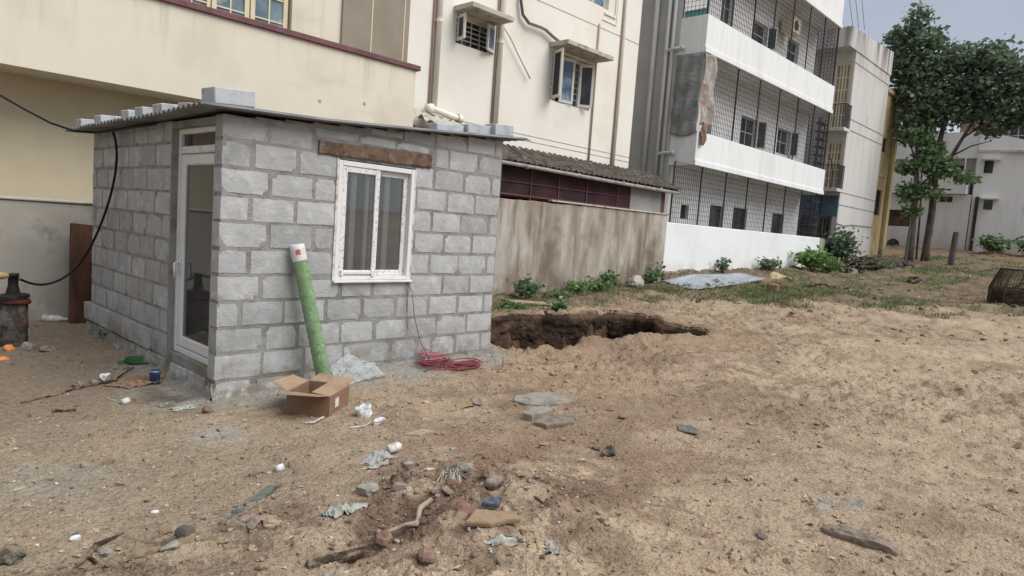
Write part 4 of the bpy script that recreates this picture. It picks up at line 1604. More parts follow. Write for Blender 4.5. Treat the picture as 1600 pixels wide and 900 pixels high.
m.sheet(cloth2, 10, 14, .01, (0, -1, 0))
tag(m.build('rust_cloth', 'rust_cloth', smooth=True), 'rust-red rag hanging over the middle balcony parapet corner', 'cloth')

# --- white compound wall under the cage
o = thing('compound_wall', (19, 4.4, .5), 'bright white painted compound wall below the caged ground floor', 'wall')
m = MB()
m.cbox(13.68, 25.0, 4.3, 4.5, .1, 1.905, .015)
m.build('wall_body', 'white_wall', o)
m = MB()
rr = random.Random(31)
for i in range(26):
    x = 13.8 + i * .43
    m.obox((x, 4.27, .52 + rr.uniform(-.04, .06)), (rr.uniform(.3, .5), .14, rr.uniform(.16, .3)), (rr.uniform(-.1, .1), rr.uniform(-.1, .1), rr.uniform(-.1, .1)), .03)
tag(m.build('stone_footing', 'rock', o), kind='stuff')
m = MB()
m.add([(25.0, 4.28, .3), (25.42, 4.30, .3), (25.42, 4.5, .3), (25.0, 4.5, .3), (25.0, 4.28, 1.90), (25.62, 4.30, 1.86), (25.62, 4.5, 1.86), (25.0, 4.5, 1.90)], [(0, 3, 2, 1), (4, 5, 6, 7), (0, 1, 5, 4), (1, 2, 6, 5), (2, 3, 7, 6), (3, 0, 4, 7)])
m.build('end_pier', 'grey_wall', o)

# --- stair tower beyond the cage, with balcony doors on its side
B = thing('stair_tower', (29, 5.5, 1), 'tall grey-white plaster stair tower with stained top beyond the caged building', 'building')
TX = 26.65
m = MB()
DO = [(4.40, 5.04, 6.3, 8.95), (4.40, 5.04, 3.92, 5.85)]
facade_x(m, TX, .2, 4.302, 9, .3, 9.34, DO)
m.box(TX + .2, 31.3, 4.30, 9, .3, 9.34)
m.box(TX + .003, TX + .2, 4.30, 4.302, .3, 9.34)
m.build('wall', 'tower', B)
m = MB()
m.add([(25.78, 4.27, 9.34), (31.34, 4.27, 9.34), (31.34, 9, 9.34), (25.78, 9, 9.34), (25.78, 4.27, 10.08), (31.34, 4.27, 10.36), (31.34, 9, 10.36), (25.78, 9, 10.08)], [(0, 3, 2, 1), (4, 5, 6, 7), (0, 1, 5, 4), (1, 2, 6, 5), (2, 3, 7, 6), (3, 0, 4, 7)])
m.build('roof_parapet', 'tower', B)
for z in (8.9, 6.72, 6.3, 3.8, 3.3):
    MB().box(TX + .01, 31.3, 4.284, 4.299, z, z + .03).build('groove_band', 'tower_line', B)
for (ya, yb, za, zb), sz in zip(DO, (6.15, 3.78)):
    window_x(B, ya, yb, za, zb, TX + .06, 4, 5, .09, .05, 'wood_cream', 'taupe', 'balcony_door', 2)
    m = MB().cbox(25.95, TX - .002, 4.2, 5.25, sz, sz + .13, .01)
    sb = m.build('balcony_slab', 'tower', B)
    q = MB()
    for i in range(9):
        x = 25.98 + .08 * i
        q.box(x - .008, x + .008, 4.22, 4.236, sz + .13, sz + 1.02)
    for i in range(11):
        y = 4.23 + .1 * i
        q.box(25.97, 25.986, y - .008, y + .008, sz + .13, sz + 1.02)
    q.box(25.96, TX - .01, 4.215, 4.245, sz + 1.02, sz + 1.05)
    q.box(25.96, 25.99, 4.246, 5.25, sz + 1.02, sz + 1.05)
    q.build('railing', 'iron', B)
m = MB().box(TX - .05, TX - .003, 4.32, 5.9, 2.85, 3.66)
bp = m.build('blue_panel', 'blue_panel', B)
MB().box(TX - .065, TX - .051, 4.95, 4.98, 2.85, 3.66).build('panel_batten', 'iron', bp)
for (ya, yb) in ((4.5, 5.02), (5.1, 5.8)):
    window_x(B, ya, yb, 1.5, 2.83, TX - .06, 3, 2, .08, .06, 'post_wood', 'pane_dark', 'gate_leaf')
m = MB()
m.tube([(TX - .03, 4.28, 2.55), (TX + .8, 4.27, 2.50), (TX + 1.8, 4.27, 2.58), (31.2, 4.27, 2.62)], .014, 5)
m.build('wall_cable', 'wire_grey', B)
# steel stair between the two houses
S_ = thing('steel_stair', (25.4, 4.9, .6), 'dark steel ladder stair in the gap beside the caged building', 'stair')
m = MB()
m.tube([(24.95, 4.75, 1.2), (24.95, 4.75, 6.5)], .05, 8)
m.tube([(25.45, 4.75, 1.2), (25.45, 4.75, 6.5)], .03, 8)
m.build('stringer', 'iron', S_, smooth=True)
for i in range(17):
    z = 1.5 + i * .30
    MB().obox((25.2, 4.78, z), (.52, .26, .05), (.0, 0, .12 * (i % 3 - 1))).build('tread', 'iron', S_)
m = MB()
m.tube([(25.5, 4.5, 5.1), (25.8, 4.45, 4.9), (25.95, 4.45, 4.5), (25.9, 4.45, 3.9)], .02, 6)
m.tube([(24.95, 4.6, 3.1), (25.6, 4.55, 2.5), (25.75, 4.55, 1.9)], .02, 6)
m.build('handrail', 'iron', S_, smooth=True)

# --- narrow ochre building
B = thing('ochre_building', (32.4, 5, 1), 'narrow ochre yellow building between stair tower and trees', 'building')
m = MB()
facade_y(m, 4.36, .2, 31.36, 33.3, .4, 8.62, [(31.6, 32.35, 6.05, 6.7), (31.55, 32.4, 3.2, 4.35)])
m.box(31.36, 33.3, 4.56, 9, .4, 8.62)
m.build('wall', 'yellow_wall', B)
MB().cbox(31.3, 33.4, 4.25, 9, 8.622, 8.8, .02).build('coping', 'yellow_wall', B)
MB().cbox(32.95, 33.36, 4.2, 4.358, .4, 8.62, .02).build('pilaster', 'yellow_wall', B)
window_y(B, 31.6, 32.35, 6.05, 6.7, 4.46, 1, 1, .05, .03, 'post_wood', 'pane_dark')
window_y(B, 31.55, 32.4, 3.2, 4.35, 4.44, 4, 4, .05, .03, 'iron', 'pane_dark')
MB().box(31.5, 32.6, 4.33, 4.358, 4.95, 5.02).build('sill_band', 'weathered', B)
MB().box(32.6, 32.64, 4.335, 4.358, 4.95, 6.9).build('sill_band', 'weathered', B)

# --- white two-storey house behind the trees
B = thing('far_house', (44, 6, 1.5), 'white two storey house with a long balcony band behind the trees', 'building')
FX = 42.0
m = MB()
facade_x(m, FX, .3, 2.55, 12, 1.2, 5.0, [(5.35, 6.78, 3.12, 4.06), (3.4, 4.08, 4.55, 4.93), (5.78, 6.44, 1.72, 2.1)])
m.box(FX + .3, 52, 2.55, 12, 1.2, 5.0)
m.box(FX + 1.0, 52, 2.55, 12, 5.0, 7.0)
m.box(FX + .05, 52, 2.5, 12, 7.0, 8.42)
m.build('wall', 'far_white', B)
m = MB()
m.box(FX - .45, FX - .28, 2.75, 12, 5.02, 6.22)
m.box(FX - .28, FX + 1.0, 2.75, 12, 5.02, 5.2)
m.box(FX - .28, FX + 1.0, 2.75, 2.92, 5.2, 6.22)
m.build('balcony_band', 'far_white', B)
w_ = window_x(B, 5.35, 6.78, 3.12, 4.06, FX + .12, 3, 2, .06, .05, 'pane_dark', 'brick_red')
MB().box(FX + .1, FX + .115, 5.35, 6.78, 3.72, 4.06).build('upper_light', 'pane_dark', w_)
window_x(B, 3.4, 4.08, 4.55, 4.93, FX + .12, 2, 1, .04, .03, 'win_white', 'pane_dark')
m = MB()
prof = [(5.78, 1.72)] + [(6.11 + .33 * math.cos(math.pi - math.pi * i / 10), 2.05 + .33 * math.sin(math.pi * i / 10)) for i in range(11)] + [(6.44, 1.72)]
m.add([(FX - .02, y, z) for y, z in prof] + [(FX - .004, y, z) for y, z in prof], [tuple(range(13)), tuple(range(25, 12, -1))] + [(i, i + 13, (i + 1) % 13 + 13, (i + 1) % 13) for i in range(13)])
m.build('arched_vent', 'pane_dark', B)
for i in range(6):
    MB().cbox(FX + .02, FX + .06, 3.0 + i * 1.4, 3.06 + i * 1.4, 5.0, 7.0, .01).build('balcony_post', 'far_white', B)
m = MB()
m.box(FX + .99, FX + .995, 3.2, 11, 5.4, 6.7)
m.build('balcony_shade_sheet', 'pane_dark', B)  # dark sheet added for the shade inside the open balcony
B = thing('far_house', (44, -2, 1.5), 'plain white gable-topped house wall at the right edge behind the cage', 'building')
m = MB()
ax, ay, bx, by = 42.02, 2.495, 44.6, -7.0
d_ = Vector((bx - ax, by - ay, 0)).normalized()
n_ = Vector((-d_.y, d_.x, 0))
def fp(t, z, back=0.0):
    p = Vector((ax, ay, 0)) + d_ * t + n_ * back
    return (p.x, p.y, z)
prof = [(0, 1.0), (0, 8.40), (1.0, 8.25), (2.8, 7.75), (10, 7.4), (10, 1.0)]
m.add([fp(t, z) for t, z in prof] + [fp(t, z, 7) for t, z in prof], [tuple(range(6))[::-1], tuple(range(6, 12))] + [(i, (i + 1) % 6, (i + 1) % 6 + 6, i + 6) for i in range(6)])
wallr = m.build('wall', 'far_white', B)
def far_box(t0, t1, z0, z1, b0, b1, nm, mm):
    q = MB()
    q.add([fp(t0, z0, b0), fp(t1, z0, b0), fp(t1, z0, b1), fp(t0, z0, b1), fp(t0, z1, b0), fp(t1, z1, b0), fp(t1, z1, b1), fp(t0, z1, b1)], [(0, 3, 2, 1), (4, 5, 6, 7), (0, 1, 5, 4), (1, 2, 6, 5), (2, 3, 7, 6), (3, 0, 4, 7)])
    return q.build(nm, mm, B)
far_box(.35, .75, 6.2, 6.85, -.03, .02, 'window', 'pane_dark')
far_box(.2, 1.05, 6.88, 6.98, -.4, -.003, 'window_awning', 'far_white')
far_box(.55, .95, 4.25, 4.75, -.03, .02, 'window', 'pane_dark')
far_box(.35, 1.2, 4.78, 4.86, -.35, -.003, 'window_awning', 'far_white')
far_box(.15, .3, 1.6, 4.9, -.14, -.003, 'downpipe', 'iron_rust')
far_box(.0, 10, 7.3, 7.42, -.12, -.003, 'cornice', 'weathered')
# houses glimpsed through the crowns
B = thing('distant_house', (70, 3, 2), 'terracotta coloured house glimpsed through the tree crown', 'house')
m = MB()
facade_x(m, 70, .3, -1, 9, 2, 15.0, [(1, 2.4, 11.5, 13.2), (4, 5.4, 11.5, 13.2)])
m.box(70.3, 78, -1, 9, 2, 15.0)
m.build('wall', 'terracotta', B)
for y in (1, 4):
    window_x(B, y, y + 1.4, 11.5, 13.2, 70.15, 2, 2, .1, .06, 'win_white', 'pane_dark')
MB().cbox(69.6, 78, -1.4, 9.4, 15.002, 15.3, .05).build('roof_slab', 'weathered', B)
B = thing('distant_house', (60, -9, 2), 'buff distant house at the right edge below the crown', 'house')
m = MB()
facade_x(m, 58, .3, -12, -1.5, 2, 10.6, [(-4.4, -3.2, 8.0, 9.3), (-7, -5.8, 8.0, 9.3)])
m.box(58.3, 66, -12, -1.5, 2, 10.6)
m.build('wall', 'cream_back', B)
for y in (-4.4, -7):
    window_x(B, y, y + 1.2, 8.0, 9.3, 58.15, 2, 2, .1, .06, 'win_white', 'pane_dark')
MB().cbox(57.6, 66, -12.3, -1.2, 10.602, 10.85, .05).build('roof_slab', 'terracotta', B)


# ------------------------------------------------------------------ trees and plants
def leaves_mesh(P, size, cols, seed, droop=.25):
    """many small folded leaves: P points (n, 3); one mesh with per-leaf colour"""
    g = np.random.default_rng(seed)
    n = len(P)
    d = g.normal(size=(n, 3))
    d[:, 2] = d[:, 2] * .5 - droop
    d /= np.linalg.norm(d, axis=1)[:, None]
    a = g.normal(size=(n, 3))
    a -= d * (a * d).sum(1)[:, None]
    a /= np.linalg.norm(a, axis=1)[:, None]
    nn = np.cross(d, a)
    L = size * g.uniform(.45, 1.55, n)[:, None]
    w = L * .30
    v0 = P
    v1 = P + d * L * .5 + a * w + nn * L * .06
    v2 = P + d * L
    v3 = P + d * L * .5 - a * w + nn * L * .06
    V = np.stack([v0, v1, v2, v3], 1).reshape(-1, 3)
    c = np.asarray(cols)[g.integers(0, len(cols), n)] * g.uniform(.75, 1.7, n)[:, None]
    Cc = np.repeat(c, 4, axis=0)
    i = np.arange(n) * 4
    T = np.concatenate([np.stack([i, i + 1, i + 2], 1), np.stack([i, i + 2, i + 3], 1)])
    return V, T, Cc


def mesh_np(name, V, T, Cc, m, parent=None, loc=None, smooth=False):
    o0 = np.array(origin_of(parent)) if parent is not None else np.array(loc, dtype=float)
    me = bpy.data.meshes.new(name)
    me.from_pydata((V - o0).tolist(), [], T.tolist())
    if Cc is not None:
        ca = me.color_attributes.new('col', 'FLOAT_COLOR', 'POINT')
        ca.data.foreach_set('color', np.concatenate([Cc, np.ones((len(Cc), 1))], 1).astype(np.float32).ravel())
    me.materials.append(MATS[m])
    if smooth:
        me.polygons.foreach_set('use_smooth', [True] * len(me.polygons))
    me.update()
    o = bpy.data.objects.new(name, me)
    COL.objects.link(o)
    o.parent = parent
    if parent is None:
        o.location = loc
    return o


def crown_points(lobes, n, seed, clump=.42):
    """leaf positions: clumps scattered through the lobes, thicker towards their shells"""
    g = np.random.default_rng(seed)
    vol = np.array([l[3] * l[4] * l[5] for l in lobes]) ** (2 / 3)
    pick = g.choice(len(lobes), size=max(1, n // 26), p=vol / vol.sum())
    cen = []
    for k in pick:
        x, y, z, rx, ry, rz = lobes[k]
        d = g.normal(size=3)
        d /= np.linalg.norm(d)
        r = g.uniform(.35, 1.05) ** .6
        cen.append((x + d[0] * rx * r, y + d[1] * ry * r, z + d[2] * rz * r))
    cen = np.array(cen)
    P = cen[g.integers(0, len(cen), n)] + g.normal(size=(n, 3)) * clump * np.array([.55, .55, .4])
    return P, cen


DARK = [S(92, 112, 84), S(106, 126, 94), S(80, 98, 78), S(118, 136, 104), S(98, 114, 96)]
MID = [S(96, 124, 74), S(110, 138, 84), S(80, 106, 64), S(122, 144, 98)]
LIME = [S(96, 136, 54), S(112, 150, 62), S(82, 118, 48), S(124, 158, 78)]


def tree(name, base, trunk, branches, groups, label):
    t = thing(name, base, label, 'tree', 'trees in front of the far house')
    m = MB()
    m.tube([p[:3] for p in trunk], [p[3] for p in trunk], 10)
    tr = m.build('trunk', 'bark', t, smooth=True)
    for br in branches:
        m = MB()
        m.tube([p[:3] for p in br], [p[3] for p in br], 6)
        m.build('branch', 'bark', tr, smooth=True)
    V, T, Cs, off = [], [], [], 0
    for i, (lobes, n, size, cols, clump) in enumerate(groups):
        P, cen = crown_points(lobes, n, 50 + i + len(name), clump)
        v, f, c = leaves_mesh(P, size, cols, 90 + i)
        V.append(v); T.append(f + off); Cs.append(c)
        off += len(v)
        g = np.random.default_rng(i)                    # twigs running into the clumps
        m = MB()
        for c_ in cen[::7]:
            near = min(trunk[len(trunk) // 2:] + [q for b in branches for q in b[1:]], key=lambda p: (p[0] - c_[0]) ** 2 + (p[1] - c_[1]) ** 2 + (p[2] - c_[2]) ** 2)
            mid = ((near[0] + c_[0]) / 2, (near[1] + c_[1]) / 2, (near[2] + c_[2]) / 2 + .08)
            m.tube([near[:3], mid, tuple(c_)], [.026, .018, .008], 4)
        tag(m.build('twigs', 'bark', tr), kind='stuff')
    mesh_np('crown', np.concatenate(V), np.concatenate(T), np.concatenate(Cs), 'leaf', t)
    return t


tree('slender_tree', (31.9, 2.75, 1.1),
     [(31.9, 2.75, 1.0, .15), (31.95, 2.78, 2.2, .12), (32.1, 2.9, 4.2, .11), (32.3, 3.1, 6.2, .10), (32.6, 3.35, 8.2, .085), (32.8, 3.6, 10.2, .06), (33, 3.85, 12.2, .03), (33.0, 3.87, 13, .012)],
     [[(32.25, 3.05, 5.6, .05), (32.3, 3.4, 6.4, .035), (32.4, 3.7, 7.2, .02)], [(32.5, 3.3, 7.6, .05), (32.6, 3.8, 8.9, .03), (32.7, 4.4, 10.0, .015)], [(32.6, 3.4, 8.6, .05), (32.8, 2.9, 9.6, .03), (33, 2.6, 10.6, .012)], [(32.1, 2.9, 4.4, .04), (32.1, 2.4, 5.0, .03), (32.1, 1.9, 5.2, .012)]],
     [([(33, 3.88, 12.2, .45, .38, .85), (33, 4.5, 11.3, .7, .55, .55), (32.9, 3.4, 11.2, .7, .5, .55), (32.9, 4.5, 10.2, .9, .75, .6), (32.9, 3.5, 10.0, .8, .8, .7), (32.8, 3.85, 9.0, .8, .6, .6), (32.7, 3.3, 8.6, .9, .8, .7), (32.7, 3.45, 7.7, .7, .55, .6)], 7400, .22, DARK + MID[:1], .34),
      ([(32.4, 3.3, 6.9, .7, .75, .5), (32.3, 2.7, 6.1, .7, .6, .4), (32.2, 2.1, 5.4, .6, .65, .35), (32.1, 1.3, 5.0, .5, .5, .25), (32.2, 3.2, 5.5, .5, .35, .4), (32.1, 2.9, 4.4, .5, .4, .3), (32.1, 2.4, 4.3, .4, .4, .25), (32.1, 3.3, 4.0, .35, .3, .25), (32.0, 2.9, 3.5, .3, .3, .2)], 2700, .22, MID, .30)],
     'slender tree with straight thin trunk and tall tip, left of the pair')
tree('spreading_tree', (33.2, 2.4, 1.2),
     [(33.2, 2.42, 1.0, .24), (33.15, 2.45, 1.8, .17), (33.1, 2.4, 3.4, .15), (33.1, 2.45, 5.2, .13), (33.15, 2.5, 6.2, .12), (33.3, 2.4, 7.6, .09), (33.4, 2.3, 9.4, .03)],
     [[(33.1, 2.45, 5.0, .11), (33.1, 1.95, 5.9, .09), (33.2, 1.6, 6.8, .07), (33.3, 1.0, 8.2, .05), (33.4, .4, 9.4, .02)], [(33.2, 1.6, 6.8, .05), (33.2, .8, 7.4, .035), (33.2, -.2, 8.0, .015)], [(33.15, 2.5, 6.2, .07), (33.2, 2.9, 7.2, .05), (33.2, 3.3, 8.4, .02)], [(33.3, 2.4, 7.4, .05), (33.4, 1.7, 8.6, .03), (33.5, 1.4, 10.2, .012)], [(33.1, 1.9, 6.0, .04), (33, 1.2, 6.4, .03), (33.0, .5, 6.6, .012)]],
     [([(33.6, 2.5, 10.2, 1.1, .85, .75), (33.6, 1.6, 10.4, 1.1, .75, .7), (33.6, .7, 10.1, 1.0, .75, .75), (33.5, .0, 9.3, 1.0, .7, .7), (33.5, -.8, 8.7, .9, .7, .7), (33.5, 2.3, 8.9, 1.1, 1.0, .8), (33.5, 1.0, 8.9, 1.1, .9, .8), (33.4, -.2, 7.9, .9, .9, .55), (33.3, .6, 7.4, .8, .7, .5), (33.4, 2.9, 7.9, .8, .6, .6), (33.3, 1.7, 7.9, .8, .7, .5), (33.5, -1.8, 8.3, .9, .8, .7), (33.3, -1.1, 7.4, .7, .6, .4)], 12500, .22, DARK, .36)],
     'broad spreading tree with forked trunk and dense dark crown')


def weed(name, x, y, h, r, n, label, cols=MID, size=.09, seed=0, group='weeds and bushes by the walls', cat='plant', stems=7):
    z = Hs(x, y)
    t = thing(name, (x, y, z), label, cat, group)
    g = np.random.default_rng(seed + 7)
    m = MB()
    pts = []
    for i in range(stems):
        a = g.uniform(0, 6.28)
        q = g.uniform(.3, 1.0)
        tip = (x + math.cos(a) * r * q, y + math.sin(a) * r * q, z + h * g.uniform(.6, 1.0))
        mid = (x + math.cos(a) * r * q * .4, y + math.sin(a) * r * q * .4, z + h * .45)
        m.tube([(x + .05 * math.cos(a) * r, y + .05 * math.sin(a) * r, z - .03), mid, tip], [.008, .006, .003], 4)
        pts.append((mid, tip))
    m.build('stem', 'bark', t)
    k = g.integers(0, len(pts), n)
    u = g.uniform(-.35, 1.0, n)[:, None]
    A = np.array([p[0] for p in pts])[k]
    Bp = np.array([p[1] for p in pts])[k]
    P = A + (Bp - A) * u + g.normal(size=(n, 3)) * np.array([r * .22, r * .22, h * .12])
    P[:, 2] = np.maximum(P[:, 2], z + .01)
    v, f, c = leaves_mesh(P, size, cols, seed + 3, .1)
    mesh_np('foliage', v, f, c, 'leaf', t)
    return t


weed('weed_plant', 7.75, 3.75, .42, .30, 320, 'leafy weed at the brown wall, nearest to the hut', MID, .10, 1)
weed('weed_plant', 8.35, 3.55, .16, .32, 220, 'low weed between the leafy wall weed and the long weed strip', MID, .08, 2)
weed('weed_plant', 9.6, 4.0, .20, .40, 320, 'left part of the low weed strip along the brown wall', LIME + MID, .09, 3)
weed('weed_plant', 10.35, 4.0, .24, .40, 340, 'middle part of the low weed strip along the brown wall', MID, .09, 4)
weed('weed_plant', 11.0, 4.05, .30, .30, 240, 'taller right end of the low weed strip along the brown wall', MID, .10, 5)
weed('weed_plant', 12.75, 4.05, .30, .28, 220, 'dark weed at the brown wall beside the metal sheet', DARK + MID, .10, 6)
weed('weed_plant', 13.0, 4.15, .62, .3, 90, 'thin weed climbing the right end of the brown wall', MID, .12, 7)
weed('weed_plant', 5.4, 3.0, .16, .32, 260, 'grassy weed on the pit rim beside the hut', LIME + MID, .09, 8)
weed('weed_plant', 6.3, 2.75, .14, .3, 160, 'small weed on the pit rim right of the pale board', MID, .08, 9)
weed('weed_plant', 7.0, 2.30, .20, .18, 110, 'small leafy weed hanging over the pit bank', MID, .10, 10)
weed('weed_plant', 16.6, 4.05, .42, .22, 130, 'thin weed at the white wall behind the metal sheet', DARK, .11, 11)
weed('weed_plant', 19.6, 3.95, .40, .4, 220, 'dark weed at the white wall left of the round bush', DARK, .12, 12)
weed('round_bush', 22.4, 3.55, .78, .62, 1400, 'bright green round bush at the end of the white wall', LIME, .14, 13, cat='bush', stems=14)
weed('round_bush', 23.4, 3.35, .5, .55, 600, 'low bright green bush touching the round bush on its right', LIME + MID, .13, 14, cat='bush', stems=10)
weed('climbing_bush', 26.3, 4.0, 1.5, .7, 1300, 'dark bush growing up between white wall pier and stair tower', DARK + MID[:1], .17, 15, cat='bush', stems=14)
weed('weed_plant', 26.6, 2.6, .45, .5, 420, 'green weeds in front of the brushwood heap', MID, .14, 16)
weed('round_bush', 40.5, 1.0, .9, .9, 700, 'green bush at the foot of the far right house', MID, .2, 17, cat='bush')
weed('round_bush', 40.6, -.8, .8, .9, 700, 'green bush at the right edge at the foot of the far house', DARK + MID, .2, 18, cat='bush')
weed('weed_plant', .02, 2.75, .10, .14, 80, 'tiny dark weed at the foot of the hut side wall', DARK, .05, 19)


def grass():
    g = np.random.default_rng(77)
    n = 70000
    x = np.concatenate([g.uniform(4, 16, n // 2), g.uniform(9, 36, n // 2)])
    y = np.concatenate([g.uniform(-6, 4.25, n // 2), g.uniform(-9, 4.25, n // 2)])
    n1 = fbm(x * .9, y * .9, 101, 4)
    far = sstep(-1.2, 1.6, (x - 11.0) * .55 + (y - 1.0) * .9 + (n1 - .5) * 6.0) * sstep(8, 11, x)
    far = np.maximum(far, sstep(2.0, 3.4, y + (n1 - .5) * 2.0) * sstep(3.2, 4.5, x))
    pch = sstep(.45, .60, fbm(x * .55, y * .9, 131, 4)) * .95 + .10
    spots = np.zeros_like(x)
    for (cx, cy, rx, ry) in ((13.0, 1.6, 1.6, .35), (13.2, 2.5, 1.6, .4), (9.8, 3.6, 2.5, .4), (12.4, 3.4, .5, .4), (5.5, 2.7, .9, .2), (7.3, 2.9, .8, .3)):
        spots = np.maximum(spots, np.exp(-(((x - cx) / rx) ** 2 + ((y - cy) / ry) ** 2)))
    keep = (g.uniform(size=n) < np.maximum(far * pch, spots)) & (pit_dist(x, y) < -.05)
    x, y = x[keep], y[keep]
    n = len(x)
    z = H(x, y)
    a = g.uniform(0, 6.28, n)
    hgt = g.uniform(.03, .085, n) * (1 + .015 * x)
    w = .008 * (1 + .03 * x)
    lean = g.normal(size=(n, 2)) * .5 * hgt[:, None]
    dx, dy = np.cos(a) * w, np.sin(a) * w
    V = np.stack([np.stack([x - dx, y - dy, z - .01], 1), np.stack([x + dx, y + dy, z - .01], 1), np.stack([x + lean[:, 0], y + lean[:, 1], z + hgt], 1)], 1).reshape(-1, 3)
    T = np.arange(3 * n).reshape(-1, 3)
    pal = np.array([S(92, 116, 54), S(106, 130, 62), S(82, 104, 50), S(114, 124, 72), S(120, 112, 80)])
    c = pal[g.integers(0, 5, n)] * g.uniform(.7, 1.2, n)[:, None]
    o = mesh_np('grass', V, T, np.repeat(c, 3, axis=0), 'leaf', None, (0, 0, 0))
    tag(o, 'short patchy grass on the rough plot in front of the walls', kind='stuff')


grass()


# ------------------------------------------------------------------ things left lying about
def ico(sub=2):
    t = (1 + 5 ** .5) / 2
    v = [(-1, t, 0), (1, t, 0), (-1, -t, 0), (1, -t, 0), (0, -1, t), (0, 1, t), (0, -1, -t), (0, 1, -t), (t, 0, -1), (t, 0, 1), (-t, 0, -1), (-t, 0, 1)]
    v = [Vector(p).normalized() for p in v]
    f = [(0, 11, 5), (0, 5, 1), (0, 1, 7), (0, 7, 10), (0, 10, 11), (1, 5, 9), (5, 11, 4), (11, 10, 2), (10, 7, 6), (7, 1, 8), (3, 9, 4), (3, 4, 2), (3, 2, 6), (3, 6, 8), (3, 8, 9), (4, 9, 5), (2, 4, 11), (6, 2, 10), (8, 6, 7), (9, 8, 1)]
    for _ in range(sub):
        c, nf = {}, []
        def mid(a, b):
            k = (min(a, b), max(a, b))
            if k not in c:
                c[k] = len(v)
                v.append(((v[a] + v[b]) / 2).normalized())
            return c[k]
        for a, b, d in f:
            ab, bd, da = mid(a, b), mid(b, d), mid(d, a)
            nf += [(a, ab, da), (b, bd, ab), (d, da, bd), (ab, bd, da)]
        f = nf
    return np.array([tuple(p) for p in v]), f


ICO2, ICO1, ICO0 = ico(2), ico(1), ico(0)


def rock_verts(seed, cuts=9, base=ICO2, rough=.05):
    g = np.random.default_rng(seed)
    P = base[0].copy()
    for _ in range(cuts):
        d = g.normal(size=3)
        d /= np.linalg.norm(d)
        h = g.uniform(.45, .8)
        s = P @ d
        over = np.maximum(s - h, 0)
        P = P - over[:, None] * d
    P *= (1 + g.normal(size=(len(P), 1)) * rough)
    P /= np.abs(P).max(0)
    return P


def rock(name, x, y, size, m, label, cat, seed=0, rz=0.0, sink=.3, group=None, cuts=9, tilt=(0, 0)):
    P = rock_verts(seed, cuts) * np.array(size) / 2
    R = np.array(Euler((tilt[0], tilt[1], rz)).to_matrix())
    P = P @ R.T
    z = Hs(x, y) - P[:, 2].min() - size[2] * sink
    b = MB().add((P + np.array([x, y, z])).tolist(), ICO2[1])
    o = b.build(name, m)
    return tag(o, label, cat, group)


def crumple(name, x, y, sx, sy, h, m, label, cat, seed=0, rz=0.0, group=None, n=18, lift=.004, cut=True):
    """a crumpled scrap of film, cloth or paper with an uneven outline"""
    def fn(u, v):
        a, b = u - .5, v - .5
        k = 1 + .35 * (float(vnoise(np.array([u * 3 + seed]), np.array([v * 3.0]), seed)[0]) - .5)
        px, py = a * sx * k, b * sy * k
        ang = math.atan2(b, a)
        if cut:
            px *= 1 + .18 * math.sin(ang * 3 + seed)
            py *= 1 + .18 * math.cos(ang * 4 + seed * 2)
        X_ = x + px * math.cos(rz) - py * math.sin(rz)
        Y_ = y + px * math.sin(rz) + py * math.cos(rz)
        q = float(fbm(np.array([u * 4.0 + seed]), np.array([v * 4.0]), seed + 3, 3)[0])
        e = 1 - min(1, (a * a + b * b) * 4) ** 2
        return (X_, Y_, Hs(X_, Y_) + lift + h * (abs(q - .5) * 2.6 * .6 + .4 * e * q * 1.6))
    b = MB().sheet(fn, n, n, .002)
    o = b.build(name, m)
    return tag(o, label, cat, group)


# --- carton with open flaps
A_, B_, C_ = Vector((.25, -.67)), Vector((.445, -.945)), Vector((.755, -.725))
D_ = A_ + (C_ - B_)
zb = max(Hs(p.x, p.y) for p in (A_, B_, C_, D_)) - .012
bx_ = thing('cardboard_box', ((A_.x + C_.x) / 2, (A_.y + C_.y) / 2, zb), 'open brown cardboard box with spread flaps and white label', 'box')
hb = .165


def slab4(p, q, r, s, t):
    """thin plate through 4 points, thickness t along its normal"""
    P = [Vector(v) for v in (p, q, r, s)]
    n = (P[1] - P[0]).cross(P[3] - P[0]).normalized() * t
    return MB().add([tuple(v) for v in P] + [tuple(v - n) for v in P], [(0, 1, 2, 3), (7, 6, 5, 4), (0, 4, 5, 1), (1, 5, 6, 2), (2, 6, 7, 3), (3, 7, 4, 0)])


cor = [A_, B_, C_, D_]
for i in range(4):
    p, q = cor[i], cor[(i + 1) % 4]
    slab4((p.x, p.y, zb), (q.x, q.y, zb), (q.x, q.y, zb + hb), (p.x, p.y, zb + hb), .004).build('side_panel', 'cardboard', bx_)
slab4((A_.x, A_.y, zb + .004), (B_.x, B_.y, zb + .004), (C_.x, C_.y, zb + .004), (D_.x, D_.y, zb + .004), .004).build('base_panel', 'cardboard_in', bx_)
for i, (out, dz, w) in enumerate(((.17, .035, .0), (.02, .0, .0), (.15, .03, .0), (.13, .06, .0))):
    p, q = cor[i], cor[(i + 1) % 4]
    e = (q - p).normalized()
    n2 = Vector((e.y, -e.x))
    if i == 1:                                          # this flap is folded over the opening
        n2, out, dz = -n2, .15, .022
    zt = zb + hb + .002
    a = (p.x + e.x * .004, p.y + e.y * .004, zt)
    b = (q.x - e.x * .004, q.y - e.y * .004, zt)
    c = (q.x - e.x * .02 + n2.x * out, q.y - e.y * .02 + n2.y * out, zt + dz)
    d = (p.x + e.x * .02 + n2.x * out, p.y + e.y * .02 + n2.y * out, zt + dz * .6)
    slab4(a, b, c, d, .004).build('flap', 'cardboard_in', bx_)
e = (C_ - B_).normalized()
n2 = Vector((e.y, -e.x)) * .003
p0, p1 = B_ + e * .10 + n2, B_ + e * .17 + n2
